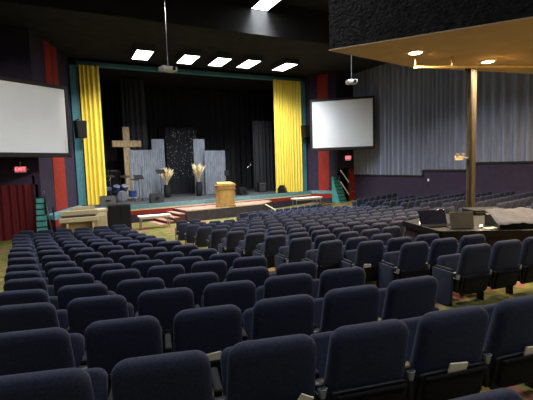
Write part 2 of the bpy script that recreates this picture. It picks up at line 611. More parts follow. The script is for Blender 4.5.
def band(poly, off, z0, z1):
    mbx = MB()
    for i in range(len(poly) - 1):
        a, b = Vector(poly[i]), Vector(poly[i + 1])
        d = (b - a).normalized()
        nr = Vector((d.y, -d.x)) * off
        mbx.prism([tuple(a), tuple(b), tuple(b + nr), tuple(a + nr)], z0, z1)
    return mbx


edge = AP[1:-1]
loc(band(edge, 0.05, ST - 0.20, ST + 0.02), st_).build('edge_band', MT['teal_ledge'], st_)
loc(band(edge, 0.04, ST - 0.29, ST - 0.20), st_).build('white_band', MT['cream_light'], st_)
loc(band(edge, 0.03, ST - 0.50, ST - 0.28), st_).build('red_band', MT['red_paint'], st_)
loc(band(edge, 0.02, fz, ST - 0.50), st_).build('face_panel', MT['dark_purple'], st_)
# side ledges on the flanks
for nm, a, b, w, lab in (('stage_ledge', (0.62, 22.35), (-0.62, 19.7), 0.45, 'pale teal ledge running along the left flank wall'),
                         ('stage_ledge', (16.62, 22.85), (15.5, 24.25), 0.35, 'pale teal ledge running along the right flank wall')):
    a_, b_ = Vector(a), Vector(b)
    t_ = thing(nm, (a[0], a[1], fz), 0)
    t_['kind'] = 'structure'
    d = (b_ - a_).normalized()
    nr = Vector((d.y, -d.x)) * (w if a[0] < 5 else -w) * (1 if a[0] < 5 else -1)
    nr = Vector((d.y, -d.x)) * w
    if a[0] < 5:
        nr = -nr * -1
    # body between ledge line and flank wall
    if a[0] < 5:
        poly = [a, b, (-1.02, 20.34), (0.45, 24.6), (0.6, 24.6)]
    else:
        poly = [a, b, (15.6, 24.6), (16.9, 22.87)]
    loc(MB().prism(poly, ST - 0.18, ST + 0.02), t_).build('ledge_top', MT['teal_ledge'], t_)
    inner = [(p[0], p[1]) for p in poly]
    cx = sum(p[0] for p in inner) / len(inner)
    cy = sum(p[1] for p in inner) / len(inner)
    inner = [(cx + (p[0] - cx) * 0.97, cy + (p[1] - cy) * 0.97) for p in inner]
    loc(MB().prism(inner, ST - 0.5, ST - 0.18), t_).build('red_face', MT['red_paint'], t_)
    loc(MB().prism(inner, fz, ST - 0.5), t_).build('lower_face', MT['dark_purple'], t_)

# thrust platform in front
TZ = -0.62
cA, cB, cC = atz(186.5, 210.5, TZ), atz(163, 206.3, TZ), atz(263, 203.3, TZ)
tp = [(cB.x, cB.y), (cA.x, cA.y), (cC.x, cC.y), (11.4, 22.3), (11.5, 23.25), (9.9, 23.0), (6.3, 22.5), (max(cB.x + 0.4, 4.6), 22.4)]
th = thing('stage_platform', (7.5, 21.5, fz), 0, 'low thrust platform with pink carpet top and dark front before the stage', 'platform')
loc(MB().prism(tp, fz, TZ - 0.05), th).build('body', MT['thrust_front'], th)
loc(MB().prism(tp, TZ - 0.05, TZ), th).build('carpet_top', MT['thrust_top'], th)
loc(band([(cA.x, cA.y), (cC.x, cC.y)], 0.02, TZ - 0.06, TZ + 0.01), th).build('edge_strip', MT['cream'], th)
hA, hB = atz(264, 204, TZ + 0.02), atz(287, 216.5, fz + 0.05)
loc(MB().bar(hA + Vector((0.03, -0.06, 0)), hB, 0.06, 0.06), th).build('handrail', MT['cream_light'], th)

# steps on the left front corner of the thrust
stp = thing('stage_steps', (cA.x - 0.6, cA.y, fz), 0, 'carpeted steps rising to the thrust platform beside the white table', 'steps')
n = 4
e_ = Vector((cA.x - cB.x, cA.y - cB.y))
L_ = e_.length
e_.normalize()
no = Vector((e_.y, -e_.x))
if no.x > 0:
    no = -no
B0 = Vector((cB.x, cB.y)) + e_ * L_ * 0.06
A0 = Vector((cB.x, cB.y)) + e_ * L_ * 0.97
for i in range(1, n + 1):
    o0, o1 = no * (0.02 + 0.34 * (i - 1)), no * (0.02 + 0.34 * i)
    zt_ = TZ - (TZ - fz) * i / (n + 1.0)
    poly = [tuple(B0 + o0), tuple(B0 + o1), tuple(A0 + o1), tuple(A0 + o0)]
    loc(MB().prism(poly, fz, zt_ - 0.05), stp).build('riser', MT['riser'], stp)
    poly = [tuple(B0 + o0), tuple(B0 + o1 + no * 0.03), tuple(A0 + o1 + no * 0.03), tuple(A0 + o0)]
    loc(MB().prism(poly, zt_ - 0.05, zt_), stp).build('tread', MT['thrust_top'], stp)
for k, px in enumerate((182, 187.5, 193, 198.5, 204, 209.5)):
    p = atz(px, 205.6 - 0.12 * (px - 182), TZ)
    t = thing('footlight', p, 0.1, 'small dark footlight on the thrust platform, %s of six left of the lectern' % ('first', 'second', 'third', 'fourth', 'fifth', 'sixth')[k], 'light', 'footlights on the thrust platform')
    MB().box((0, 0, 0.02), (0.22, 0.12, 0.04)).build('base', MT['black_metal'], t)
    MB().lathe([(0.09, -0.06), (0.11, 0.0), (0.12, 0.06), (0.1, 0.06)], (0, 0, 0.13), 12, Matrix.Rotation(-1.0, 3, 'X')).build('lamp_can', MT['black_metal'], t, smooth=True)

# ------------------------------------------------------------------ drapes of the stage
o = drape('proscenium_drape', (0.92, 24.5), (1.95, 24.5), ST, FT - 0.22, MT['yellow'], amp=0.06, wave=0.2, seed=11)
tag(o, 'bright yellow pleated drape on the left side of the stage opening', 'curtain', 'yellow drapes')
o = drape('proscenium_drape', (12.85, 24.5), (15.0, 24.5), ST, FT - 0.22, MT['yellow'], amp=0.05, wave=0.19, seed=12)
tag(o, 'bright yellow pleated drape on the right side of the stage opening, wider one', 'curtain', 'yellow drapes')
o = drape('stage_drape', (0.4, 30.9), (15.6, 30.9), ST, 7.7, MT['black_drape'], amp=0.10, wave=0.42, seed=13)
tag(o, 'wide black pleated backdrop across the rear of the stage', 'curtain')
pl0, pl1 = at(121, 100, 28.6), at(146, 100, 28.6)
o = drape('stage_drape', (pl0.x, 28.6), (pl1.x, 28.6), ST, 7.7, MT['char_drape'], amp=0.10, wave=0.3, seed=14)
tag(o, 'charcoal pleated drape hanging behind the wooden cross', 'curtain')
a_, b_ = at(253, 150, 27.0), at(277, 150, 27.0)
o = drape('stage_drape', (a_.x, 27.0), (b_.x, 27.0), ST, at(262, 121, 27.0).z, MT['black_drape'], amp=0.07, wave=0.3, seed=15)
tag(o, 'shorter black drape panel left of the right yellow drape', 'curtain')
a_, b_ = at(166, 150, 29.5), at(197, 150, 29.5)
zt = at(180, 128, 29.5).z
fb = thing('fairy_light_curtain', ((a_.x + b_.x) / 2, 29.5, ST), 0, 'black curtain dotted with tiny fairy lights between the grey panels', 'curtain')
cc = drape('cloth', (a_.x - fb.location.x, 0), (b_.x - fb.location.x, 0), 0, zt - ST, MT['black_drape'], amp=0.05, wave=0.3, seed=16, parent=fb)
mb = MB()
rr = random.Random(4)
for i in range(150):
    p = Vector((rr.uniform(a_.x, b_.x) - fb.location.x, -0.13, rr.uniform(1.2, zt - ST - 0.1)))
    mb.box(p, (0.03, 0.03, 0.03))
mb.build('string_lights', MT['fairy'], fb, kind='stuff')

# ------------------------------------------------------------------ screens
def screen(name, p_l, p_r, zc_, label, ext=0.0):
    """p_l, p_r: lower corners of the white area"""
    a, b = Vector(p_l), Vector(p_r)
    d = Vector((b.x - a.x, b.y - a.y, 0)).normalized()
    a = a - d * ext
    w = (Vector((b.x, b.y, 0)) - Vector((a.x, a.y, 0))).length
    c = (a + b) / 2
    rz = math.atan2(d.y, d.x)
    z0 = (a.z + b.z) / 2
    t = thing(name, (c.x, c.y, z0), rz, label, 'screen', 'projection screens')
    MB().box((0, 0.05, zc_ / 2), (w, 0.05, zc_)).build('screen_surface', MT['screen'], t)
    f = 0.13
    m = MB()
    m.box((0, 0.05, -f / 2 - .03), (w + 2 * f, 0.18, f + .06)).box((0, 0.05, zc_ + f / 2), (w + 2 * f, 0.18, f))
    m.box((-w / 2 - f / 2, 0.05, zc_ / 2), (f, 0.18, zc_)).box((w / 2 + f / 2, 0.05, zc_ / 2), (f, 0.18, zc_))
    m.build('screen_frame', MT['frame'], t)
    MB().box((0, 0.16, zc_ / 2), (w * 0.9, 0.1, zc_ * 0.9)).build('back_panel', MT['frame'], t)
    for sx in (-1, 1):
        MB().tube([(sx * w * 0.4, 0.16, zc_ * 0.9), (sx * w * 0.4, 0.16, CZ - z0)], 0.012, 6).build('suspension_cable', MT['black_metal'], t)
    return t


def campt(px, py, zc_):
    d = ray(px, py) / FPX
    return Vector((0, 0, EYE)) + d * zc_


screen('projection_screen', campt(0, 151.3, 15.5), campt(69, 154.0, 17.95), 2.80, 'large white projection screen on the left above the red doorway curtain', ext=0.9)
screen('projection_screen', campt(312.5, 148.3, 26.6), campt(373, 146, 25.75), 3.04, 'white projection screen in black frame on the right above the red door')

# ------------------------------------------------------------------ door areas
cur = drape('doorway_curtain', (WL + 0.1, YL - 0.1), (xa - 0.02, YL - 0.1), fz, DT + 0.02, MT['maroon'], amp=0.06, wave=0.28, seed=21)
tag(cur, 'dark red curtain hanging in the doorway under the left exit sign', 'curtain')


def stair(name, loc_, w, nst, run, rise, label, mir=1):
    t = thing(name, loc_, 0, label, 'stairs')
    for i in range(nst):
        MB().box((0, run * (i + 0.5), rise * (i + 1) / 2), (w, run, rise * (i + 1) - 0.01)).build('riser', MT['teal_step'], t)
        MB().box((0, run * (i + 0.5) - 0.02, rise * (i + 1)), (w, run + 0.03, 0.03)).build('tread', MT['frame'], t)
    return t


sx0 = (xa + LC[0]) / 2 - 0.02
sx0 = at(39, 200, 18.9).x
t = stair('teal_stairs', (sx0, 18.85, fz), 0.38, 8, 0.16, 0.24, 'narrow dark teal staircase beside the red doorway curtain')
t = thing('stair_rail', (LC[0] + 0.16, YL - 0.75, fz), 0, 'dark pipe handrail standing by the left teal stairs', 'railing')
m = MB()
m.tube([(0, 0, 0), (0, 0, 1.9)], 0.035).build('post', MT['black_metal'], t, smooth=True)
MB().tube([(0.2, 0.35, 0.15), (0.0, 0.0, 1.85), (-0.03, 0.3, 2.2)], 0.025).build('handrail', MT['steel'], t, smooth=True)
MB().tube([(0.28, 0.25, 0), (0.28, 0.25, 1.5)], 0.03).build('post', MT['black_metal'], t, smooth=True)

# right stairs with pale rails, red door
p = at(341.5, 205, 22.9)
t = stair('teal_stairs', (at(342, 205, 22.3).x, 22.05, fz), 0.62, 9, 0.11, 0.235, 'teal staircase with white sloping rails beside the red door')
for za, zb in ((2.55, 1.7), (1.75, 0.85)):
    MB().bar((-0.33, -0.08, za), (0.36, -0.08, zb), 0.05, 0.06).build('rail', MT['cream_light'], t)
x0, x1 = at(348, 190, 22.75).x, WR - 0.14
d1 = thing('door_1', ((x0 + x1) / 2, 22.74, fz), 0)
d1['kind'] = 'structure'
MB().box((0, 0, 1.3), (x1 - x0, 0.07, 2.6)).build('door_leaf', MT['red_paint'], d1)
MB().box((-(x1 - x0) / 2, -0.02, 1.32), (0.08, 0.12, 2.64)).box((0, -0.02, 2.62), (x1 - x0, 0.12, 0.06)).build('door_frame', MT['frame'], d1)
MB().bar((-(x1 - x0) / 2 + 0.15, -0.08, 1.0), ((x1 - x0) / 2 - 0.15, -0.08, 1.0), 0.05).build('push_bar', MT['steel'], d1)


def letters(txt, size, m, parent, loc_, rot=(PI / 2, 0, 0), name='lettering'):
    cu = bpy.data.curves.new(name, 'FONT')
    cu.body = txt
    cu.size = size
    cu.extrude = 0.004
    cu.align_x = 'CENTER'
    cu.align_y = 'CENTER'
    tmp = bpy.data.objects.new(name + '_tmp', cu)
    COL.objects.link(tmp)
    dg = bpy.context.evaluated_depsgraph_get()
    me = bpy.data.meshes.new_from_object(tmp.evaluated_get(dg))
    bpy.data.objects.remove(tmp)
    me.materials.clear()
    me.materials.append(m)
    o = bpy.data.objects.new(name, me)
    COL.objects.link(o)
    o.parent = parent
    o.location = loc_
    o.rotation_euler = rot
    return o


def exit_sign(px, py, Y, w, h, label, rz=0.0):
    p = at(px, py, Y)
    t = thing('exit_sign', (p.x, Y - 0.04, p.z), rz, label, 'sign', 'exit signs')
    MB().box((0, 0, 0), (w, 0.08, h)).build('housing', MT['cream_light'], t)
    MB().box((0, -0.045, 0.01), (w * 0.94, 0.02, h * 0.84)).build('sign_face', MT['exit_red'], t)
    letters('EXIT', h * 0.75, MT['exit_letter'], t, (0, -0.06, 0.01))
    MB().tube([(0, 0, h / 2), (0, 0, h / 2 + 0.16)], 0.015).lathe([(0.03, 0), (0.045, 0.03), (0.045, 0.05), (0.02, 0.07)], (0, 0, h / 2 + 0.13)).build('bracket', MT['steel'], t)
    for s in (-1, 1):
        MB().box((s * (w / 2 + 0.04), -0.02, 0), (0.07, 0.07, 0.07)).build('emergency_lamp', MT['steel'], t)


exit_sign(20.5, 169.5, YL - 0.02, 0.44, 0.26, 'red lit exit sign above the dark red doorway curtain')
exit_sign(347.5, 158, 22.8, 0.46, 0.36, 'red lit exit sign under the right screen above the red door')

# ------------------------------------------------------------------ ceiling lights
def area(name, parent, loc_, sx, sy, power, color, rot=(0, 0, 0), spread=None):
    ld = bpy.data.lights.new(name, 'AREA')
    ld.shape = 'RECTANGLE'
    ld.size = sx
    ld.size_y = sy
    ld.energy = power
    ld.color = color
    if spread:
        ld.spread = spread
    o = bpy.data.objects.new(name, ld)
    COL.objects.link(o)
    o.parent = parent
    o.location = loc_
    o.rotation_euler = rot
    return o


def ceiling_light(p, top, label, power, w=0.82, l=1.85, group='lit ceiling fixtures over the front of the hall', spread=math.radians(150)):
    t = thing('ceiling_light', (p[0], p[1], top), 0, label, 'light', group)
    hh = top - p[2]
    m = MB()
    m.box((0, -l / 2, -hh / 2), (w + 0.1, 0.05, hh)).box((0, l / 2, -hh / 2), (w + 0.1, 0.05, hh))
    m.box((-w / 2 - 0.025, 0, -hh / 2), (0.05, l, hh)).box((w / 2 + 0.025, 0, -hh / 2), (0.05, l, hh))
    m.build('housing', MT['fixture'], t)
    MB().box((0, 0, -hh + 0.03), (w, l - 0.05, 0.03)).build('diffuser', MT['panel_light'], t)
    area('lamp', t, (0, 0, -hh - 0.02), w, l, power, (0.93, 0.97, 1.0), spread=spread)
    return t


places = ['leftmost of the row of five, nearest the left yellow drape', 'second from left in the row of five', 'middle one of the row of five', 'fourth from left in the row of five', 'rightmost of the row of five, nearest the right yellow drape']
for (px, py), pl in zip([(142.5, 55.5), (188, 60), (219.5, 62.5), (248.5, 64.5), (284.5, 67.5)], places):
    p = atz(px, py, 7.5)
    ceiling_light(p, CZ, 'bright boxed ceiling light, ' + pl, P_STAGE, spread=math.radians(138))
p = atz(267, 3.5, 8.95)
ceiling_light(p, CH, 'bright boxed ceiling light on the high ceiling, topmost in view', P_HOUSE * 0.7, spread=math.radians(85))
for x, y, pw, wh in ((3.0, 9.0, P_HOUSE, 'over the left seating block'), (-1.2, 9.5, P_HOUSE * 0.6, 'over the left aisle'), (11.0, 12.5, P_HOUSE, 'over the middle seating block'), (-1.6, -2.4, P_REAR_FILL, 'at the rear left of the hall'), (4.0, -2.4, P_REAR_FILL, 'at the rear centre of the hall'), (9.5, -2.4, P_REAR_FILL, 'at the rear right of the hall')):  # unseen fixtures added as fill for seats, left screen and wall curtain
    ceiling_light((x, y, 9.1), CH, 'unseen boxed fill light added on the high ceiling, ' + wh, pw, spread=math.radians((136 if x < 5 else 115) if y > 0 else 170))


def spotlight(x, y, tx, ty, tz, power, label):  # unseen spotlights added to brighten the drapes, left screen and lectern
    t = thing('added_spotlight', (x, y, CH), 0, label, 'spotlight', 'unseen spotlights added on the high ceiling')
    MB().tube([(0, 0, 0), (0, 0, -0.25)], 0.025, 8).build('hanger', MT['black_metal'], t)
    d = (Vector((tx, ty, tz)) - Vector((x, y, CH - 0.35))).normalized()
    q = d.to_track_quat('Z', 'Y').to_matrix()
    MB().lathe([(0.10, -0.25), (0.13, -0.2), (0.13, 0.12), (0.15, 0.2), (0.12, 0.2), (0.11, 0.1)], (0, 0, -0.35), 16, q).build('lamp_can', MT['black_metal'], t, smooth=True)
    ld = bpy.data.lights.new('beam', 'SPOT')
    ld.energy = power
    ld.color = (1.0, 0.93, 0.8)
    ld.spot_size = math.radians(34)
    ld.spot_blend = 0.8
    ld.shadow_soft_size = 0.08
    o = bpy.data.objects.new('beam', ld)
    COL.objects.link(o)
    o.parent = t
    o.location = Vector((0, 0, -0.35)) + d * 0.25
    o.rotation_euler = d.to_track_quat('-Z', 'Y').to_euler()


spotlight(1.0, 9.0, -1.4, 19.3, 3.4, P_WASH * 0.75, 'unseen black spotlight added to brighten the left projection screen')
spotlight(3.5, 13.0, 1.5, 24.5, 2.2, P_WASH * 1.7, 'unseen black spotlight added to brighten the left yellow drape')
spotlight(12.0, 13.0, 13.8, 24.5, 2.2, P_WASH, 'unseen black spotlight added to brighten the right yellow drape')
spotlight(7.8, 13.0, 8.0, 22.5, 0.2, P_WASH * 0.3, 'unseen black spotlight added to light the lectern')

# soffit downlights; the nearer pair is unseen, added to brighten the carpet
for i, (x, lab) in enumerate(((atz(415.5, 51.8, SZ), 'warm round downlight in the tan soffit, left one above the pipe'), (atz(488, 60.8, SZ), 'warm round downlight in the tan soffit, beside the top of the column'), (Vector((12.3, 6.62, 0)), 'warm round downlight in the tan soffit, right of the column'), (Vector((9.9, 3.2, 0)), 'unseen warm downlight added in the tan soffit, nearer row left'), (Vector((12.7, 2.9, 0)), 'unseen warm downlight added in the tan soffit, nearer row right'))):
    t = thing('downlight', (x.x, x.y, SZ), 0, lab, 'light', 'warm downlights in the soffit')
    MB().lathe([(0.2, 0), (0.2, -0.015), (0.15, -0.03), (0.15, 0.0)], n=24).build('trim_ring', MT['cream_light'], t, smooth=True)
    MB().lathe([(0.145, -0.005), (0.145, -0.03), (0.1, -0.045), (0.0005, -0.05)], n=24).build('lamp_glass', MT['down_light'], t, smooth=True)
    area('lamp', t, (0, 0, -0.07), 0.25, 0.25, P_DOWN, (1.0, 0.74, 0.45))

# pipe below soffit
pa, pb = atz(414, 67.3, 3.88), atz(533, 66.5, 3.88)
d = (pb - pa).normalized()
t = thing('sprinkler_pipe', pa, 0, 'thin brass coloured pipe hung under the tan soffit', 'pipe')
MB().tube([(0, 0, 0), tuple(d * 6.0)], 0.032, 10).build('pipe', MT['pipe'], t, smooth=True)
for s in (0.03, 0.95, 5.2):
    q = d * s
    MB().tube([tuple(q), (q.x, q.y, SZ - 3.88)], 0.018, 8).build('hanger', MT['pipe'], t, smooth=True)

# column
cp = (10.0, 7.42)
t = thing('support_column', (cp[0], cp[1], floor_z(*cp)), 0.1, 'square brown column rising from the sound booth to the tan soffit', 'column')
ch_ = SZ - floor_z(*cp)
MB().box((0, 0, ch_ / 2), (0.18, 0.18, ch_)).build('shaft', MT['column'], t)
MB().tube([(-0.12, -0.05, 0.3), (-0.12, -0.05, ch_)], 0.025, 8).build('conduit', MT['black_metal'], t, smooth=True)
MB().box((0, 0, ch_ - 0.06), (0.26, 0.26, 0.06)).build('capital', MT['frame'], t)
# emergency light on column
q = campt(459, 157, 10.95)
t = thing('emergency_light', (q.x, q.y, q.z), -0.5, 'small twin-headed emergency light left of the brown column', 'light')
MB().box((0, 0, -0.03), (0.2, 0.08, 0.12)).build('housing', MT['cream'], t)
for s in (-1, 1):
    MB().lathe([(0.025, 0), (0.05, 0.04), (0.05, 0.06), (0.001, 0.065)], (s * 0.07, -0.03, 0.06), 12, Matrix.Rotation(PI / 2, 3, 'X')).build('lamp_head', MT['steel'], t, smooth=True)
MB().box((0.16, 0.02, -0.03), (0.17, 0.04, 0.04)).build('arm', MT['steel'], t)

# ------------------------------------------------------------------ projectors
def projector(px, py, zc_, top, label, w=0.5, rz=0.3):
    p = campt(px, py, zc_)
    t = thing('projector', p, rz, label, 'projector', 'ceiling-hung projectors')
    MB().pillow(rrect(w, w, -0.08, 0.08, 0.03, 0.03, 3), 0.4, Matrix.Identity(4), 0.03).build('casing', MT['projector'], t, smooth=True)
    MB().lathe([(0.07, 0), (0.07, 0.05), (0.055, 0.06), (0.001, 0.05)], (w * 0.22, -0.2, 0), 16, Matrix.Rotation(PI / 2, 3, 'X')).build('lens', MT['lens'], t, smooth=True)
    MB().box((0, 0, 0.10), (0.2, 0.2, 0.03)).build('mount_plate', MT['frame'], t)
    MB().tube([(0, 0, 0.1), (0, 0, top - p.z)], 0.02, 8).build('pole', MT['steel'], t, smooth=True)


projector(168, 69, 15.4, CH, 'white projector hanging on a long pole before the stage lights', 0.62)
projector(351.5, 82, 17.0, CH if False else CH, 'small white projector hanging on a pole above the right screen', 0.42, -0.4)

# wall speakers
def wall_speaker(px, py, Y, w, h, label, rz):
    p = at(px, py, Y)
    t = thing('wall_speaker', p, rz, label, 'speaker', 'speakers beside the stage opening')
    MB().pillow(rrect(w * 0.85, w, -h / 2, h / 2, 0.02, 0.02, 2), 0.45, Matrix.Identity(4), 0.02).build('cabinet', MT['black_plastic'], t)
    MB().box((0, -0.235, 0), (w * 0.8, 0.02, h * 0.88)).build('grille', MT['pocket'], t)
    MB().box((0, 0.1, h / 2 + 0.06), (0.08, 0.2, 0.12)).box((0, 0.35, h / 2 + 0.08), (0.06, 0.5, 0.05)).build('bracket', MT['steel'], t)


wall_speaker(80.5, 129.5, 23.6, 0.55, 0.92, 'black speaker mounted over the left yellow drape', 0.35)
wall_speaker(305.3, 131.5, 24.2, 0.45, 0.85, 'black speaker mounted by the right teal frame', 0.1)

# ------------------------------------------------------------------ stage objects
def stand_at(px, py):
    """point on the stage floor"""
    return atz(px, py, ST)


# cross
Yc = 27.6
b0 = at(127.5, 190, Yc)
top = at(126, 127, Yc).z
wb = at(140.5, 143, Yc).x - at(111, 144, Yc).x
zb = at(126, 144, Yc).z
w = 0.42
t = thing('wooden_cross', (at(126.5, 150, Yc).x, Yc, ST), 0.1, 'tall rough timber cross standing behind the drum kit', 'cross')
MB().box((0, 0, (top - ST) / 2), (w, 0.28, top - ST)).build('upright', MT['wood_cross'], t)
MB().box((0.02, -0.03, zb - ST), (wb, 0.3, w)).build('crossbeam', MT['wood_cross'], t)

# corrugated panels
def tin_panel(px0, px1, ytop, Y, label, lean=0.0):
    a, b = at(px0, 180, Y), at(px1, 180, Y)
    zt = at((px0 + px1) / 2, ytop, Y).z
    W = b.x - a.x
    t = thing('corrugated_panel', ((a.x + b.x) / 2, Y, ST), lean, label, 'panel', 'corrugated metal panels on the stage')
    n = int(W / 0.02)
    vs, fs = [], []
    H = zt - ST
    for s in (0, 1):
        for z in (0.02, H):
            for i in range(n + 1):
                x = -W / 2 + W * i / n
                vs.append((x, 0.010 * math.sin(2 * PI * x / 0.14) + s * 0.012, z))
    q = n + 1
    for i in range(n):
        fs += [(i, i + 1, q + i + 1, q + i), (2 * q + i, 3 * q + i, 3 * q + i + 1, 2 * q + i + 1), (i, 2 * q + i, 2 * q + i + 1, i + 1), (q + i, q + i + 1, 3 * q + i + 1, 3 * q + i)]
    fs += [(0, q, 3 * q, 2 * q), (n, 2 * q + n, 3 * q + n, q + n)]
    MB().add(vs, fs).build('tin_sheet', MT['tin'], t, smooth=True)
    MB().box((0, 0.08, H / 2), (W * 0.9, 0.05, 0.08)).box((-W * 0.4, 0.08, H / 2), (0.05, 0.05, H)).box((W * 0.4, 0.08, H / 2), (0.05, 0.05, H)).build('support_frame', MT['frame'], t)


tin_panel(131, 157, 150, 27.4, 'wide corrugated grey panel immediately right of the wooden cross')
tin_panel(153.5, 166, 139, 27.9, 'tall narrow corrugated grey panel behind the left pampas vase')
tin_panel(195, 206, 139, 27.4, 'tall narrow corrugated grey panel behind the right pampas vase')
tin_panel(205.5, 226, 150.5, 27.1, 'wide corrugated grey panel behind the wooden lectern')

# pampas vases
def pampas(px, base, top, Y, label):
    p = at(px, base, Y)
    p = Vector((p.x, Y, ST))
    zt = at(px, top, Y).z - ST
    vh = zt * 0.42
    t = thing('pampas_vase', p, 0, label, 'vase', 'vases of dried pampas grass')
    MB().lathe([(0.16, 0), (0.2, 0.05), (0.24, vh * 0.6), (0.19, vh * 0.9), (0.22, vh), (0.19, vh), (0.16, vh * 0.9)], n=20).build('vase', MT['frame'], t, smooth=True)
    r = random.Random(int(px))
    m = MB()
    for i in range(46):
        a = r.uniform(0, 2 * PI)
        sp = r.uniform(0.08, 0.62)
        h = zt * r.uniform(0.75, 1.0)
        pts = [(math.cos(a) * sp * k * k, math.sin(a) * sp * k * k, vh * 0.85 + (h - vh * 0.85) * k) for k in (0, 0.35, 0.6, 0.85, 1)]
        m.tube(pts, [0.01, 0.03, 0.065, 0.055, 0.006], 6)
    m.build('plumes', MT['pampas'], t, smooth=True, kind='stuff')


pampas(167.5, 194, 167, 26.6, 'vase of pale dried pampas grass at the left edge of the fairy-light curtain')
pampas(199, 186, 163, 26.4, 'vase of pale dried pampas grass left of the lectern')

# drum kit
def drumkit():
    c = stand_at(118, 201)
    c = Vector((at(116, 200, 25.6).x, 25.6, ST))
    t = thing('drum_kit', c, 0.1, 'drum kit with blue shells and cymbals at the foot of the cross', 'drum kit')
    RX = Matrix.Rotation(PI / 2, 3, 'X')
    def drum(x, y, z, r, h, R, nm='tom_drum'):
        o = MB().lathe([(r, -h / 2), (r * 1.01, 0), (r, h / 2)], (x, y, z), 20, R).build(nm, MT['drum_blue'], t, smooth=True)
        MB().lathe([(r * 1.03, h / 2 - 0.03), (r * 1.03, h / 2 + 0.01), (r * 0.96, h / 2 + 0.015), (r * 0.95, h / 2)], (x, y, z), 20, R).build('drum_hoop', MT['steel'], o)
        MB().lathe([(r * 0.95, h / 2 - 0.01), (r * 0.95, h / 2 + 0.008)], (x, y, z), 20, R).build('drum_head', MT['drum_skin'], o)
    drum(0.35, 0, 0.33, 0.32, 0.4, RX, 'bass_drum')
    tilt = Matrix.Rotation(0.5, 3, 'X')
    drum(0.1, 0.1, 0.85, 0.19, 0.22, tilt)
    drum(0.58, 0.1, 0.85, 0.19, 0.22, tilt)
    drum(-0.4, 0.1, 0.75, 0.2, 0.17, tilt, 'snare_drum')
    drum(1.05, 0.2, 0.45, 0.24, 0.4, Matrix.Rotation(0.1, 3, 'X'), 'floor_tom')
    for x, y, z, r in ((-0.65, 0.2, 1.3, 0.26), (-0.15, 0.5, 1.55, 0.28), (0.75, 0.5, 1.5, 0.3), (1.25, 0.2, 1.3, 0.26), (-0.8, 0.0, 1.0, 0.2)):
        o = MB().lathe([(r, 0), (r * 0.3, 0.03), (0.03, 0.06), (0.001, 0.065)], (x, y, z), 20, Matrix.Rotation(0.3, 3, 'X')).build('cymbal', MT['brass'], t, smooth=True)
        m = MB().tube([(x, y, z + 0.05), (x, y, 0.25)], 0.014, 6)
        for a in (0.3, 2.4, 4.5):
            m.tube([(x, y, 0.35), (x + math.cos(a) * 0.28, y + math.sin(a) * 0.28, 0)], 0.012, 6)
        m.build('stand', MT['steel'], o)
    MB().lathe([(0.17, 0.5), (0.18, 0.55), (0.15, 0.58)], (0.1, 0.75, 0), 16).tube([(0.1, 0.75, 0.5), (0.1, 0.75, 0)], 0.03).build('throne', MT['black_plastic'], t)
    q = at(103, 166, 25.2)
    # clear shield frame at left
    sh = thing('drum_shield', (at(110, 200, 25.05).x, 25.05, ST), 0.05, 'thin framed clear shield in front of the drum kit', 'screen')
    m = MB()
    zt = at(110, 171, 25.05).z - ST
    for x in (-0.65, 0.0, 0.65):
        m.tube([(x, 0, 0.0), (x, 0, zt)], 0.015, 6)
    m.tube([(-0.65, 0, zt), (0.65, 0, zt)], 0.015, 6)
    m.build('shield_frame', MT['black_metal'], sh)
    g = bpy.data.materials.get('clear_acrylic') or mat('clear_acrylic', (0.95, 0.97, 1), 0.02, var=0.01, scale=3, trans=1.0)
    MB().box((-0.325, 0, zt / 2), (0.6, 0.008, zt - 0.05)).build('clear_pane', g, sh)
    MB().box((0.325, 0, zt / 2), (0.6, 0.008, zt - 0.05)).build('clear_pane', g, sh)


drumkit()


def music_stand(px, py, Y, label):
    p = at(px, py, Y)
    t = thing('music_stand', (p.x, Y, ST), 0.2, label, 'music stand', 'black music stands')
    h = p.z - ST
    MB().box((0, 0, h), (0.55, 0.03, 0.36), Matrix.Rotation(-0.9, 3, 'X')).box((0, -0.17, h - 0.12), (0.55, 0.07, 0.02)).build('desk', MT['black_metal'], t)
    MB().tube([(0, 0, h - 0.05), (0, 0, 0.3)], 0.018, 8).build('pole', MT['black_metal'], t)
    for a in (0.5, 2.6, 4.7):
        MB().tube([(0, 0, 0.35), (math.cos(a) * 0.3, math.sin(a) * 0.3, 0.01)], 0.012, 6).build('leg', MT['black_metal'], t)


music_stand(138.5, 177, 24.6, 'black music stand in front of the wide left grey panel, near the drums')
music_stand(160.5, 171.5, 24.5, 'black music stand in front of the tall left grey panel')


def wedge(px, py, Y, w, label, rz=0.0, cat='speaker'):
    p = at(px, py, Y)
    t = thing('floor_monitor', (p.x, Y, ST), rz, label, cat, 'floor monitors on the stage')
    prof = [(-0.3, 0), (0.32, 0), (0.32, 0.22), (0.12, 0.52), (-0.08, 0.52)]
    m = MB()
    vs = [(-w / 2, y, z) for y, z in prof] + [(w / 2, y, z) for y, z in prof]
    nn = len(prof)
    fs = [tuple(range(nn)), tuple(range(nn, 2 * nn))] + [(i, (i + 1) % nn, nn + (i + 1) % nn, nn + i) for i in range(nn)]
    m.add(vs, fs).build('cabinet', MT['black_plastic'], t)
    MB().box((0, 0.25, 0.39), (w * 0.85, 0.34, 0.02), Matrix.Rotation(-0.98, 3, 'X')).build('grille', MT['pocket'], t)
    MB().box((0, -0.24, 0.3), (w * 0.3, 0.05, 0.06), Matrix.Rotation(0.4, 3, 'X')).build('handle', MT['black_metal'], t)


wedge(157, 206, 23.2, 0.72, 'black floor monitor at the stage edge below the left pampas vase')
wedge(283, 193, 24.3, 0.6, 'black floor monitor in front of the right yellow drape', 0.9)
wedge(242, 198, 24.6, 0.5, 'black floor monitor just right of the lectern on the stage', 0.2)
wedge(108, 205, 23.4, 0.8, 'black floor monitor in front of the drum kit')
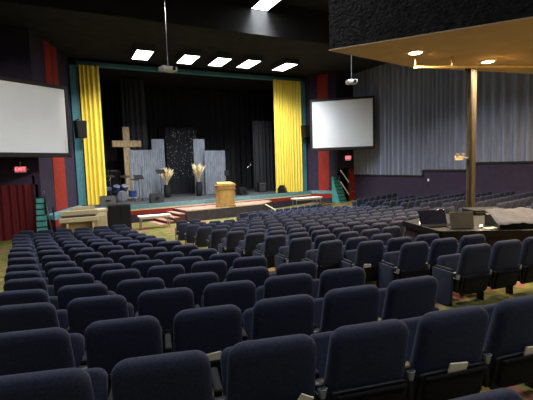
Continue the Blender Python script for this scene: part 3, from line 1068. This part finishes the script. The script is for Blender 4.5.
# stage amp + small mic stands right side
t = thing('amplifier', (at(262, 195, 26.2).x, 26.2, ST), 0, 'dark guitar amplifier in the shadow right of the stage', 'amplifier')
MB().box((0, 0, 0.35), (0.6, 0.35, 0.7)).build('cabinet', MT['black_plastic'], t)
MB().box((0, -0.18, 0.3), (0.52, 0.02, 0.5)).build('grille', MT['char_drape'], t)
MB().box((0, -0.18, 0.63), (0.52, 0.02, 0.08)).build('control_panel', MT['steel'], t)
for px, py, Y, lab in ((247, 168, 25.6, 'thin microphone stand right of the lectern, deep on the stage'), (141, 166, 25.4, 'thin microphone stand before the left grey panel')):
    p = at(px, py, Y)
    t = thing('microphone_stand', (p.x, Y, ST), 0, lab, 'microphone stand')
    h = p.z - ST
    MB().lathe([(0.16, 0), (0.16, 0.02), (0.03, 0.04)], n=16).build('base', MT['black_metal'], t)
    MB().tube([(0, 0, 0.03), (0, 0, h)], 0.014, 6).build('pole', MT['black_metal'], t)
    MB().tube([(0, 0, h), (0.25, -0.1, h + 0.25)], 0.012, 6).build('boom', MT['steel'], t)
    MB().lathe([(0.015, -0.1), (0.02, 0), (0.03, 0.05), (0.001, 0.08)], (0.26, -0.1, h + 0.28), 10).build('microphone', MT['steel'], t)

# small monitor screen at lectern right
t = thing('stage_display', (at(226.5, 174, 25.8).x, 25.8, ST), 0, 'small black display on a thin stand behind the lectern', 'display')
hh = at(226.5, 173, 25.8).z - ST
MB().box((0, 0, hh), (0.3, 0.06, 0.36)).build('display_body', MT['frame'], t)
MB().tube([(0, 0, 0), (0, 0, hh - 0.15)], 0.02, 8).lathe([(0.2, 0), (0.2, 0.02), (0.03, 0.03)], n=14).build('pole', MT['black_metal'], t)

# lectern
lp = atz(226, 206, TZ)
lp = Vector((at(225.5, 200, 21.4).x, 21.4, TZ))
t = thing('lectern', lp, -0.05, 'golden oak lectern standing on the pink carpeted platform', 'lectern')
lw = 1.02
hl = at(225, 184, 21.4).z - TZ
MB().box((0, 0, 0.05), (lw * 0.98, 0.66, 0.1)).build('plinth', MT['oak_dark'], t)
MB().box((0, 0, 0.05 + (hl - 0.3) / 2), (lw * 0.92, 0.58, hl - 0.3)).build('body', MT['oak'], t)
MB().box((0, 0, hl - 0.27), (lw * 1.04, 0.7, 0.05)).box((0, 0, hl - 0.17), (lw * 1.0, 0.66, 0.16)).box((0, 0, hl - 0.07), (lw * 1.08, 0.74, 0.05)).build('cornice', MT['oak_dark'], t)
m = MB().prism([(-lw * 0.5, -0.34), (lw * 0.5, -0.34), (lw * 0.4, 0.3), (-lw * 0.4, 0.3)], hl - 0.05, lambda x, y: hl + 0.02 + (0.1 if y > 0 else 0.0))
m.build('reading_top', MT['oak'], t)
for sx in (-1, 1):
    MB().box((sx * lw * 0.40, -0.3, 0.05 + (hl - 0.3) / 2), (0.08, 0.03, hl - 0.35)).build('corner_moulding', MT['oak_dark'], t)
MB().tube([(0.1, 0.2, hl + 0.08), (0.12, 0.1, hl + 0.3), (0.12, -0.02, hl + 0.36)], 0.01, 6).build('microphone', MT['black_metal'], t)

# tables
def table(px0, px1, py, Y, z, label, w=0.6, m=MT['white'], name='folding_table', group=None):
    a, b = at(px0, py, Y), at(px1, py, Y)
    L = b.x - a.x
    h = z - fz
    t = thing(name, ((a.x + b.x) / 2, Y, fz), 0, label, 'table', group)
    MB().box((0, 0, h - 0.03), (L, w, 0.06)).build('tabletop', m, t)
    for sy in (-1, 1):
        MB().box((0, sy * w * 0.42, h - 0.1), (L * 0.94, 0.03, 0.08)).build('apron', MT['cream'], t)
    for sx in (-1, 1):
        for sy in (-1, 1):
            MB().tube([(sx * (L / 2 - 0.12), sy * (w / 2 - 0.08), h - 0.06), (sx * (L / 2 - 0.08), sy * (w / 2 - 0.06), 0)], 0.025, 8).build('leg', MT['steel'], t)
    return t


pz = at(153, 215, 19.9).z
table(138, 170, 215, 19.9, pz, 'long white table in front of the steps left of the thrust platform', group='white folding tables')
pz = at(306, 197.5, 21.8).z
table(293, 320, 197.5, 21.8, pz, 'long white table by the right flank of the stage', group='white folding tables')
pz = at(326, 202, 22.0).z
table(321, 331, 202, 22.0, pz, 'small dark table beside the long white table on the right', 0.5, MT['booth_top'], 'side_table')

# organ / keyboard, upright cream piano on the left
pA, pB = at(63, 222, 18.9), at(95, 222, 18.9)
oc = thing('electric_organ', ((pA.x + pB.x) / 2, 18.9, fz), 0.0, 'cream organ console with stepped top left of the black speaker box', 'organ')
W = pB.x - pA.x + 0.3
hB = at(80, 219, 18.9).z - fz
hT = at(80, 206.5, 19.2).z - fz
MB().box((-W * 0.3, 0.05, (hB - 0.12) / 2), (0.08, 0.5, hB - 0.12)).box((W * 0.35, 0.05, (hB - 0.12) / 2), (0.08, 0.5, hB - 0.12)).box((0, 0.28, (hB - .1) / 2), (W * 0.9, 0.04, hB - .1)).build('stand', MT['cream'], oc)
MB().box((0, 0, hB), (W, 0.55, 0.2)).build('lower_case', MT['cream'], oc)
MB().box((0, -0.02, hB + 0.13), (W * 0.85, 0.36, 0.06)).build('lower_keys', MT['dark_key'], oc, label='dark band of keys')
MB().box((0.02, 0.1, hB + 0.27), (W * 0.95, 0.4, 0.2)).build('upper_case', MT['cream'], oc)
MB().box((W * 0.13, 0.22, (hT + hB + .36) / 2), (W * 0.6, 0.12, hT - hB - .36)).build('music_rest', MT['cream'], oc)
pC = at(99, 215, 19.6)
cb = thing('cream_cabinet', (pC.x, 19.6, fz), 0, 'pale cream cabinet between the organ and the black speaker box', 'cabinet')
hC = at(98, 209, 19.6).z - fz
MB().box((-0.05, 0, (hC - 0.1) / 2), (0.75, 0.5, hC - 0.1)).build('body', MT['cream_light'], cb)
MB().box((-0.1, 0, hC - 0.04), (0.95, 0.6, 0.1)).build('top', MT['cream_light'], cb)
MB().box((-0.05, -0.26, (hC - .2) / 2), (0.6, 0.02, hC - 0.4)).build('door', MT['cream'], cb)

# black box (subwoofer)
a_, b_ = at(109, 226, 19.3), at(131.5, 226, 19.3)
hb = at(120, 204.5, 19.3).z - fz
t = thing('subwoofer', ((a_.x + b_.x) / 2, 19.5, fz), 0, 'large black speaker box on the floor in front of the stage', 'speaker')
Wb = b_.x - a_.x
MB().box((0, 0, hb / 2), (Wb, 0.6, hb)).build('cabinet', MT['black_plastic'], t)
MB().box((-Wb / 4, -0.31, hb / 2), (Wb / 2 - 0.06, 0.03, hb - 0.1)).build('grille', MT['pocket'], t)
MB().box((Wb / 4, -0.31, hb / 2), (Wb / 2 - 0.06, 0.03, hb - 0.1)).build('grille', MT['pocket'], t)

# ------------------------------------------------------------------ sound booth
BT = 0.43
front = [(6.02, 5.95), (5.62, 4.72), (6.85, 3.95), (9.7, 2.55)]
back = [(11.0, 4.1), (8.5, 5.6), (7.5, 6.35)]
booth = thing('sound_booth', (7.5, 5.0, floor_z(7.5, 5.0)), 0, 'dark sound booth counter with purple-brown panels around the column', 'booth')
for i in range(len(front) - 1):
    a, b = Vector(front[i]), Vector(front[i + 1])
    d = (b - a).normalized()
    nr = Vector((-d.y, d.x)) * 0.1
    loc(MB().prism([tuple(a + nr * .4), tuple(b + nr * .4), tuple(b + nr * 1.4), tuple(a + nr * 1.4)], lambda x, y: floor_z(x, y), BT - 0.07), booth).build('front_panel', MT['booth_wall'], booth)
loc(MB().prism(front + back, BT - 0.07, BT), booth).build('countertop', MT['booth_top'], booth)
loc(band(front, 0.03, BT - 0.09, BT + 0.015), booth).build('edge_trim', MT['black_plastic'], booth)
a, b = Vector((6.1, 6.05)), Vector((7.5, 6.45))
loc(MB().prism([(6.15, 5.98), (7.5, 6.35), (7.45, 6.28), (6.2, 5.9)], lambda x, y: floor_z(x, y), BT - 0.07), booth).build('side_panel', MT['booth_wall'], booth)
# dark console behind
p = campt(484, 222, 8.9)
t = thing('equipment_rack', (p.x, p.y, floor_z(p.x, p.y)), -0.45, 'tall dark equipment rack behind the booth counter, right of the column', 'rack')
hh = 0.95 - floor_z(p.x, p.y)
hh = campt(484, 208, 8.9).z - floor_z(p.x, p.y)
MB().box((0, 0, hh / 2), (0.75, 0.5, hh)).build('cabinet', MT['black_plastic'], t)
for k in range(5):
    MB().box((0, -0.26, hh - 0.12 - 0.17 * k), (0.64, 0.03, 0.13)).build('rack_unit', MT['frame'], t)


def on_counter(px, py):
    return atz(px, py, BT)


# open laptop / mixing desk lid (glossy)
p = on_counter(440, 226.5)
t = thing('laptop', p, -0.30, 'open glossy black laptop reflecting light at the left of the booth counter', 'laptop')
MB().box((0, 0.05, 0.012), (0.54, 0.3, 0.024)).build('keyboard_base', MT['glossy_black'], t)
MB().box((0, 0.24, 0.14), (0.54, 0.02, 0.29), Matrix.Rotation(-0.35, 3, 'X')).build('lid', MT['glossy_black'], t)
MB().box((0, 0.226, 0.144), (0.50, 0.006, 0.25), Matrix.Rotation(-0.35, 3, 'X')).build('display', MT['lens'], t)
p = on_counter(464.5, 229.5)
t = thing('desk_board', p, -0.42, 'tan board propped upright on the booth counter below the column', 'board')
MB().box((0, 0.1, 0.15), (0.42, 0.03, 0.29), Matrix.Rotation(-0.2, 3, 'X')).build('board', MT['khaki'], t)
MB().box((0, 0.17, 0.01), (0.36, 0.2, 0.02)).bar((0, 0.14, 0.25), (0, 0.27, 0.01), 0.03, 0.02).build('stand', MT['frame'], t)
for px, py, s, lab in ((421, 223.0, 0.7, 'small glowing lamp at the left corner of the booth counter'), (481, 226.0, 0.6, 'small glowing lamp on the counter right of the tan board')):
    p = on_counter(px, py + 2)
    t = thing('counter_lamp', p, 0, lab, 'lamp', 'small lit lamps on the booth counter')
    MB().lathe([(0.05 * s, 0), (0.05 * s, 0.015), (0.015, 0.02), (0.015, 0.03)], n=14).build('base', MT['black_metal'], t)
    for k in (-1, 0, 1):
        MB().lathe([(0.012, 0.02), (0.02 * s, 0.05 * s), (0.014 * s, 0.085 * s), (0.001, 0.1 * s)], (k * 0.045 * s, 0, 0), 10).build('bulb', MT['bulb'], t, smooth=True)
    ld = bpy.data.lights.new('glow', 'POINT')
    ld.energy = 0.6
    ld.color = (1, 0.8, 0.5)
    ld.shadow_soft_size = 0.03
    lo = bpy.data.objects.new('glow', ld)
    COL.objects.link(lo)
    lo.parent = t
    lo.location = (0, 0, 0.16)
p = on_counter(492, 229)
t = MB().prism([(-0.14, -0.05), (0.16, -0.07), (0.17, 0.08), (-0.12, 0.09)], 0, 0.02).build('papers', MT['cream_light'])
t.location = p
tag(t, 'bright loose papers beside the small lamp on the booth counter', 'paper')
# covered mixing console: cloth draped
p = on_counter(523, 229.5)
t = thing('mixing_console', p + Vector((0.15, 0.25, 0)), -0.5, 'sloping mixing console hidden under the pale cloth', 'console')
MB().prism([(-0.38, -0.25), (0.42, -0.25), (0.42, 0.26), (-0.38, 0.26)], 0, lambda x, y: 0.08 if y < 0 else 0.22).build('console_body', MT['black_plastic'], t)
n1, n2 = 22, 16
vs, fs = [], []
for s in (0, 1):
    for j in range(n2 + 1):
        for i in range(n1 + 1):
            x = -0.52 + 1.15 * i / n1
            y = -0.36 + 0.78 * j / n2
            k = min(1, max(0, (y + 0.3) / 0.65))
            z = 0.10 + 0.25 * k + 0.018 * math.sin(9 * x + 3 * y) * math.cos(7 * y) + 0.012 * math.sin(21 * x) - (0.05 if i == 0 or i == n1 else 0) - (0.05 if j == 0 else 0)
            vs.append((x + 0.05 * math.sin(5 * y), y + 0.04 * math.sin(4 * x), z + 0.006 * s))
q = (n1 + 1) * (n2 + 1)
for j in range(n2):
    for i in range(n1):
        k = j * (n1 + 1) + i
        fs += [(k, k + 1, k + n1 + 2, k + n1 + 1), (q + k, q + k + n1 + 1, q + k + n1 + 2, q + k + 1)]
vs = [(x * 0.75, y * 0.8, z * 0.6 + 0.07) for x, y, z in vs]
t2 = MB().add(vs, fs).build('dust_cloth', MT['cloth'], smooth=True)
t2.location = t.location + Vector((0, 0, 0.002))
t2.rotation_euler = t.rotation_euler
tag(t2, 'pale crumpled cloth draped over the console on the booth counter', 'cloth')

# ------------------------------------------------------------------ theatre seats
TILT = rotx(math.radians(13))


def m_backrest():
    return MB().pillow(rrect(0.455, 0.425, 0.0, 0.60, 0.05, 0.075, 5), 0.105, Matrix.Translation((0, 0.02, 0.315)) @ TILT, 0.045)


def m_shell():
    return MB().pillow(rrect(0.44, 0.43, 0.0, 0.26, 0.05, 0.03, 3), 0.03, Matrix.Translation((0, -0.045, 0.29)) @ TILT, 0.012)


def m_seat():
    return MB().pillow(rrect(0.42, 0.42, 0.0, 0.40, 0.06, 0.06, 4), 0.10, Matrix.Translation((0, 0.15, 0.33)) @ rotx(math.radians(-24)), 0.04)


def m_arm(s):
    return MB().pillow(rrect(0.27, 0.27, -0.02, 0.02, 0.018, 0.018, 3), 0.042, Matrix.Translation((s * 0.25, 0.15, 0.58)) @ Matrix.Rotation(PI / 2, 4, 'Z'), 0.012)


def m_leg(s):
    m = MB()
    m.box((s * 0.25, 0.07, 0.30), (0.035, 0.09, 0.58))
    m.box((s * 0.25, 0.06, 0.015), (0.05, 0.26, 0.045))
    m.box((s * 0.25, 0.02, 0.42), (0.03, 0.2, 0.16))
    return m


def m_cup(s=-1):
    return MB().lathe([(0.017, 0), (0.023, 0.03), (0.026, 0.055), (0.023, 0.055), (0.019, 0.02)], (s * 0.25, -0.07, 0.50), 12)


def m_ring(s=-1):
    return MB().box((s * 0.25, -0.03, 0.565), (0.06, 0.07, 0.012))


def m_pocket():
    return MB().pillow(rrect(0.36, 0.37, 0.0, 0.20, 0.03, 0.012, 3), 0.03, Matrix.Translation((0, -0.075, 0.32)) @ TILT, 0.01).bar((-0.19, -0.135, 0.52), (0.19, -0.135, 0.52), 0.016, 0.02)


def m_endpanel(s):
    return MB().pillow(rrect(0.30, 0.33, 0.0, 0.44, 0.09, 0.04, 4), 0.035, Matrix.Translation((s * 0.29, 0.13, 0.14)) @ Matrix.Rotation(PI / 2, 4, 'Z'), 0.014)


SM = {}


def smesh(key, fn, m):
    if key not in SM:
        SM[key] = fn().mesh(key, m, True)
    return SM[key]


def make_seat(pocket, end):
    """end: 0 none, -1 left aisle end, 1 right aisle end"""
    t = thing('theatre_chair', (0, 0, 0))
    def part(nm, key, fn, m, parent=t):
        o = bpy.data.objects.new(nm, smesh(key, fn, m))
        COL.objects.link(o)
        o.parent = parent
        return o
    bk = part('backrest', 'backrest', m_backrest, MT['navy'])
    part('seat', 'seat', m_seat, MT['navy'])
    part('back_shell', 'shell', m_shell, MT['black_plastic'])
    a = part('armrest', 'armL', lambda: m_arm(-1), MT['pocket'])
    part('leg', 'legL', lambda: m_leg(-1), MT['black_metal'])
    c = part('cup_holder', 'cupring', m_ring, MT['black_plastic'])
    part('cup', 'cup', m_cup, MT['chrome'], c)
    if pocket:
        part('book_pocket', 'pocket', m_pocket, MT['pocket'])
    if end:
        part('end_panel', 'ep%d' % end, lambda: m_endpanel(end), MT['navy'])
        if end == 1:
            part('armrest', 'armR', lambda: m_arm(1), MT['pocket'])
            part('leg', 'legR', lambda: m_leg(1), MT['black_metal'])
    return t


PROTO = {}


def seat_at(loc_, rz, label, group, pocket=False, end=0, sx=1.0):
    k = (pocket, end)
    if k not in PROTO:
        PROTO[k] = make_seat(pocket, end)
        o = PROTO[k]
    else:
        o = copy_tree(PROTO[k])
    o.location = loc_
    o.rotation_euler = (0, 0, rz)
    o.scale = (sx, 1, 1)
    return tag(o, label, 'chair', group)


FAR = None


def far_mesh():
    """one light mesh with two materials for tiny seats"""
    me = bpy.data.meshes.new('theatre_chair')
    vs, fs, mi = [], [], []
    for fn, i in ((lambda: MB().pillow(rrect(0.455, 0.425, 0.0, 0.60, 0.05, 0.08, 3), 0.105, Matrix.Translation((0, 0.02, 0.315)) @ TILT, 0.045, 2), 0),
                  (lambda: MB().pillow(rrect(0.42, 0.42, 0.0, 0.40, 0.06, 0.06, 2), 0.10, Matrix.Translation((0, 0.15, 0.33)) @ rotx(math.radians(-24)), 0.04, 2), 0),
                  (lambda: m_arm(-1), 1), (lambda: m_leg(-1), 1)):
        b = fn()
        o = len(vs)
        vs += b.v
        fs += [tuple(q + o for q in f) for f in b.f]
        mi += [i] * len(b.f)
    return vs, fs, mi


FV = far_mesh()


def mk_far():
    me = bpy.data.meshes.new('theatre_seat_far')
    me.from_pydata(FV[0], [], FV[1])
    me.materials.append(MT['navy'])
    me.materials.append(MT['black_metal'])
    me.polygons.foreach_set('material_index', FV[2])
    bm = bmesh.new()
    bm.from_mesh(me)
    bmesh.ops.recalc_face_normals(bm, faces=bm.faces)
    bm.to_mesh(me)
    bm.free()
    for p in me.polygons:
        p.use_smooth = True
    me.set_sharp_from_angle(angle=math.radians(50))
    return me


FAR = mk_far()
ORD = ['', 'first', 'second', 'third', 'fourth', 'fifth', 'sixth', 'seventh', 'eighth', 'ninth', 'tenth', 'eleventh', 'twelfth', 'thirteenth', 'fourteenth', 'fifteenth', 'sixteenth', 'seventeenth', 'eighteenth', 'nineteenth', 'twentieth', 'twenty-first', 'twenty-second', 'twenty-third', 'twenty-fourth', 'twenty-fifth', 'twenty-sixth']
SEATS = []   # (x, y, rz, label, group, end)


def row(pts_fn, xs_, blk, r, grp, side_note):
    n = len(xs_)
    sp = 0.5
    if blk == 'left':
        sp = math.hypot(xs_[1] - xs_[0], pts_fn(xs_[1]) - pts_fn(xs_[0]))
    for i, x in enumerate(xs_):
        y = pts_fn(x)
        sl = (pts_fn(x + 0.2) - pts_fn(x - 0.2)) / 0.4
        end = 0
        if blk == 'left' and i == n - 1:
            end = 1
        if blk != 'left' and i == 0:
            end = -1
        SEATS.append((x - 0.115 * sl / math.sqrt(1 + sl * sl), y + 0.115 / math.sqrt(1 + sl * sl), math.atan(sl), 'navy theatre chair, %s from left, %s row from camera, %s block' % (ORD[i + 1], ORD[r], blk), grp, end, sp / 0.508))


# left block rows: left end and right end
A = [((-0.20, 2.07), (2.56, 1.48)), ((-0.29, 2.85), (2.46, 2.32)), ((-0.39, 3.70), (2.31, 3.05)), ((-0.47, 4.38), (2.16, 3.67)),
     ((-0.51, 5.12), (1.96, 4.47)), ((-0.59, 5.78), (1.84, 5.04)), ((-0.66, 6.50), (1.76, 5.76)), ((-0.76, 7.50), (1.70, 6.61)),
     ((-0.88, 8.60), (1.64, 7.53)), ((-0.97, 9.65), (1.55, 8.46)), ((-1.03, 10.6), (1.53, 9.45)), ((-1.17, 11.85), (1.47, 10.45)),
     ((-1.32, 13.3), (1.47, 11.9)), ((-1.47, 15.0), (1.5, 13.7)), ((-1.5, 17.0), (1.62, 15.9))]
# near partial row
row(lambda x: 0.70 - 0.18 * (x - 1.3), [1.44, 1.98], 'left', 1, 'seats of the left block', '')
for r, (a, b) in enumerate(A):
    n = 6
    fn = (lambda a, b: lambda x: a[1] + (b[1] - a[1]) * (x - a[0]) / (b[0] - a[0]) - 0.02 * (x - a[0]) * (x - b[0]) * -1)(a, b)
    row(fn, [a[0] + (b[0] - a[0]) * i / (n - 1) for i in range(n)], 'left', r + 2, 'seats of the left block', '')

# middle block
BR = [(4.29, 3.08, 2), (4.05, 3.80, 3), (3.81, 4.38, 4), (3.49, 4.90, 5), (3.42, 5.66, 6), (3.37, 6.47, 7), (3.34, 7.30, 9), (3.26, 8.15, 15), (3.25, 9.10, 16), (3.28, 10.3, 17),
      (3.33, 11.5, 17), (3.37, 12.6, 17), (7.0, 13.6, 17), (3.75, 14.6, 17), (7.1, 15.65, 10), (7.15, 16.75, 10)]


def inside(x, y, poly):
    c = False
    j = len(poly) - 1
    for i in range(len(poly)):
        if (poly[i][1] > y) != (poly[j][1] > y) and x < (poly[j][0] - poly[i][0]) * (y - poly[i][1]) / (poly[j][1] - poly[i][1]) + poly[i][0]:
            c = not c
        j = i
    return c


BZ = [(5.65, 6.2), (5.2, 4.5), (6.5, 3.45), (9.7, 2.2), (11.4, 4.0), (10.9, 7.9), (9.2, 7.9), (7.6, 6.75)]
for r, (x0, Yc_, nn) in enumerate(BR):
    k = 0.02 if Yc_ < 16 else 0.03
    if Yc_ < 4.5:
        fn = (lambda x0, Yc_: lambda x: Yc_ - 0.12 * (x - x0))(x0, Yc_)
    else:
        fn = (lambda Yc_, k: lambda x: Yc_ - 0.1 * 0 + (k * (x - 5.8) ** 2 if x > 5.8 else 0.06 * (x - 5.8) ** 2 * min(1, max(0, (Yc_ - 8) / 4))))(Yc_, k)
    lim = 10.9 + 0.13 * max(0, Yc_ - 8)
    xs_, x = [], x0
    for i in range(30):
        if x > lim:
            break
        sl = (fn(x + 0.2) - fn(x - 0.2)) / 0.4
        xs_.append(x)
        x += 0.50 / math.sqrt(1 + sl * sl)
    xs_ = [x for x in xs_ if not inside(x, fn(x), BZ) and fn(x) < 18.6 and not (14 < Yc_ < 15 and 4.6 < x < 7.0)]
    # seats right of the booth in the short rows are not seen
    if Yc_ < 6.9:
        xs_ = [x for x in xs_ if x < (5.35 if Yc_ < 4 else (4.9 if Yc_ < 5.2 else 8.0))]
    row(fn, xs_, 'middle', r + 1, 'seats of the middle block', '')
# right block
for r, (x0, Y0) in enumerate([(12.55, 7.1), (12.4, 8.1), (12.55, 9.2), (12.7, 10.4), (12.85, 11.6), (13.2, 13.0), (13.55, 14.5), (13.95, 16.2), (14.75, 17.9)]):
    fn = (lambda x0, Y0: lambda x: Y0 + 0.13 * (x - x0))(x0, Y0)
    xs_ = []
    x = x0
    while x < 17.9:
        xs_.append(x)
        x += 0.5
    row(fn, xs_, 'right', r + 1, 'seats of the right block', '')

# keep what the photograph can see
vis = []
for s in SEATS:
    q = Vector((s[0], s[1], floor_z(s[0], s[1]) + 0.75))
    px, py, zc_ = proj(q)
    if zc_ > 0.3 and -90 < px < 620 and py < 520 + 160 / zc_:
        vis.append((zc_, s))
vis.sort(key=lambda t: t[0])
POCKETS = {}
n_ind = 300
stuff = MB()
smi = []
for i, (zc_, s) in enumerate(vis):
    x, y, rz, lab, grp, end, sx = s
    L = (x, y, floor_z(x, y))
    if i < n_ind:
        if zc_ < 9.5:
            px = proj(L)[0]
            pocket = True
            o = seat_at(L, rz, lab, grp, pocket, end, sx)
        else:
            o = bpy.data.objects.new('theatre_chair', FAR)
            COL.objects.link(o)
            o.location = L
            o.rotation_euler = (0, 0, rz)
            o.scale = (sx, 1, 1)
            tag(o, lab, 'chair', grp)
    else:
        T = Matrix.Translation(L) @ Matrix.Rotation(rz, 4, 'Z')
        stuff.add([T @ Vector(v) for v in FV[0]], FV[1])
        smi += FV[2]
print('SEATS total', len(SEATS), 'kept', len(vis))
if stuff.v:
    me = bpy.data.meshes.new('theatre_seats')
    me.from_pydata(stuff.v, [], stuff.f)
    me.materials.append(MT['navy'])
    me.materials.append(MT['black_metal'])
    me.polygons.foreach_set('material_index', smi)
    for p in me.polygons:
        p.use_smooth = True
    me.set_sharp_from_angle(angle=math.radians(50))
    o = bpy.data.objects.new('distant_theatre_chairs', me)
    COL.objects.link(o)
    tag(o, 'farthest navy theatre chairs massed near the stage and right wall', 'chairs', kind='stuff')


# booklets in seat pockets, placed by the seat they belong to
def booklet(px, py, label, w=0.13, tilt=0.1):
    best, bd = None, 1e9
    for zc_, s in vis[:140]:
        T = Matrix.Translation((s[0], s[1], floor_z(s[0], s[1]))) @ Matrix.Rotation(s[2], 4, 'Z')
        q = T @ Vector((0, -0.10, 0.52))
        a = proj(q)
        dd = math.hypot(a[0] - px, a[1] - py)
        if dd < bd:
            bd, best = dd, (T, s)
    T, s = best
    # slide along the pocket to where it is seen
    bx, be = 0, 1e9
    for k in range(-15, 16):
        a = proj(T @ Vector((k * 0.01, -0.115, 0.545)))
        if abs(a[0] - px) < be:
            be, bx = abs(a[0] - px), k * 0.01
    m = MB().box((0, 0, 0), (w, 0.012, 0.12), Matrix.Rotation(0.2, 3, 'X') @ Matrix.Rotation(tilt, 3, 'Y'))
    o = m.build('booklet', MT['paper'])
    o.matrix_world = T @ Matrix.Translation((bx, -0.115, 0.52))
    tag(o, label, 'booklet', 'cream booklets in seat pockets')


booklet(457, 364, 'cream booklet in the pocket of the seat at bottom right of the view')
booklet(209, 356, 'long cream booklet behind the seat left of the bottom-centre seat', 0.19, -0.12)
booklet(302, 394, 'cream booklet low in the pocket of the bottom-centre seat', 0.08, 0.5)
booklet(530, 348, 'cream booklet in the seat pocket at the right edge of the view', 0.1)
booklet(367, 261, 'small white booklet in a seat pocket in the first middle-block rows', 0.12)
booklet(237, 315, 'small white booklet behind a mid-row seat of the left block', 0.07)
booklet(276, 248, 'small white booklet in a pocket at the front left of the middle block', 0.1)
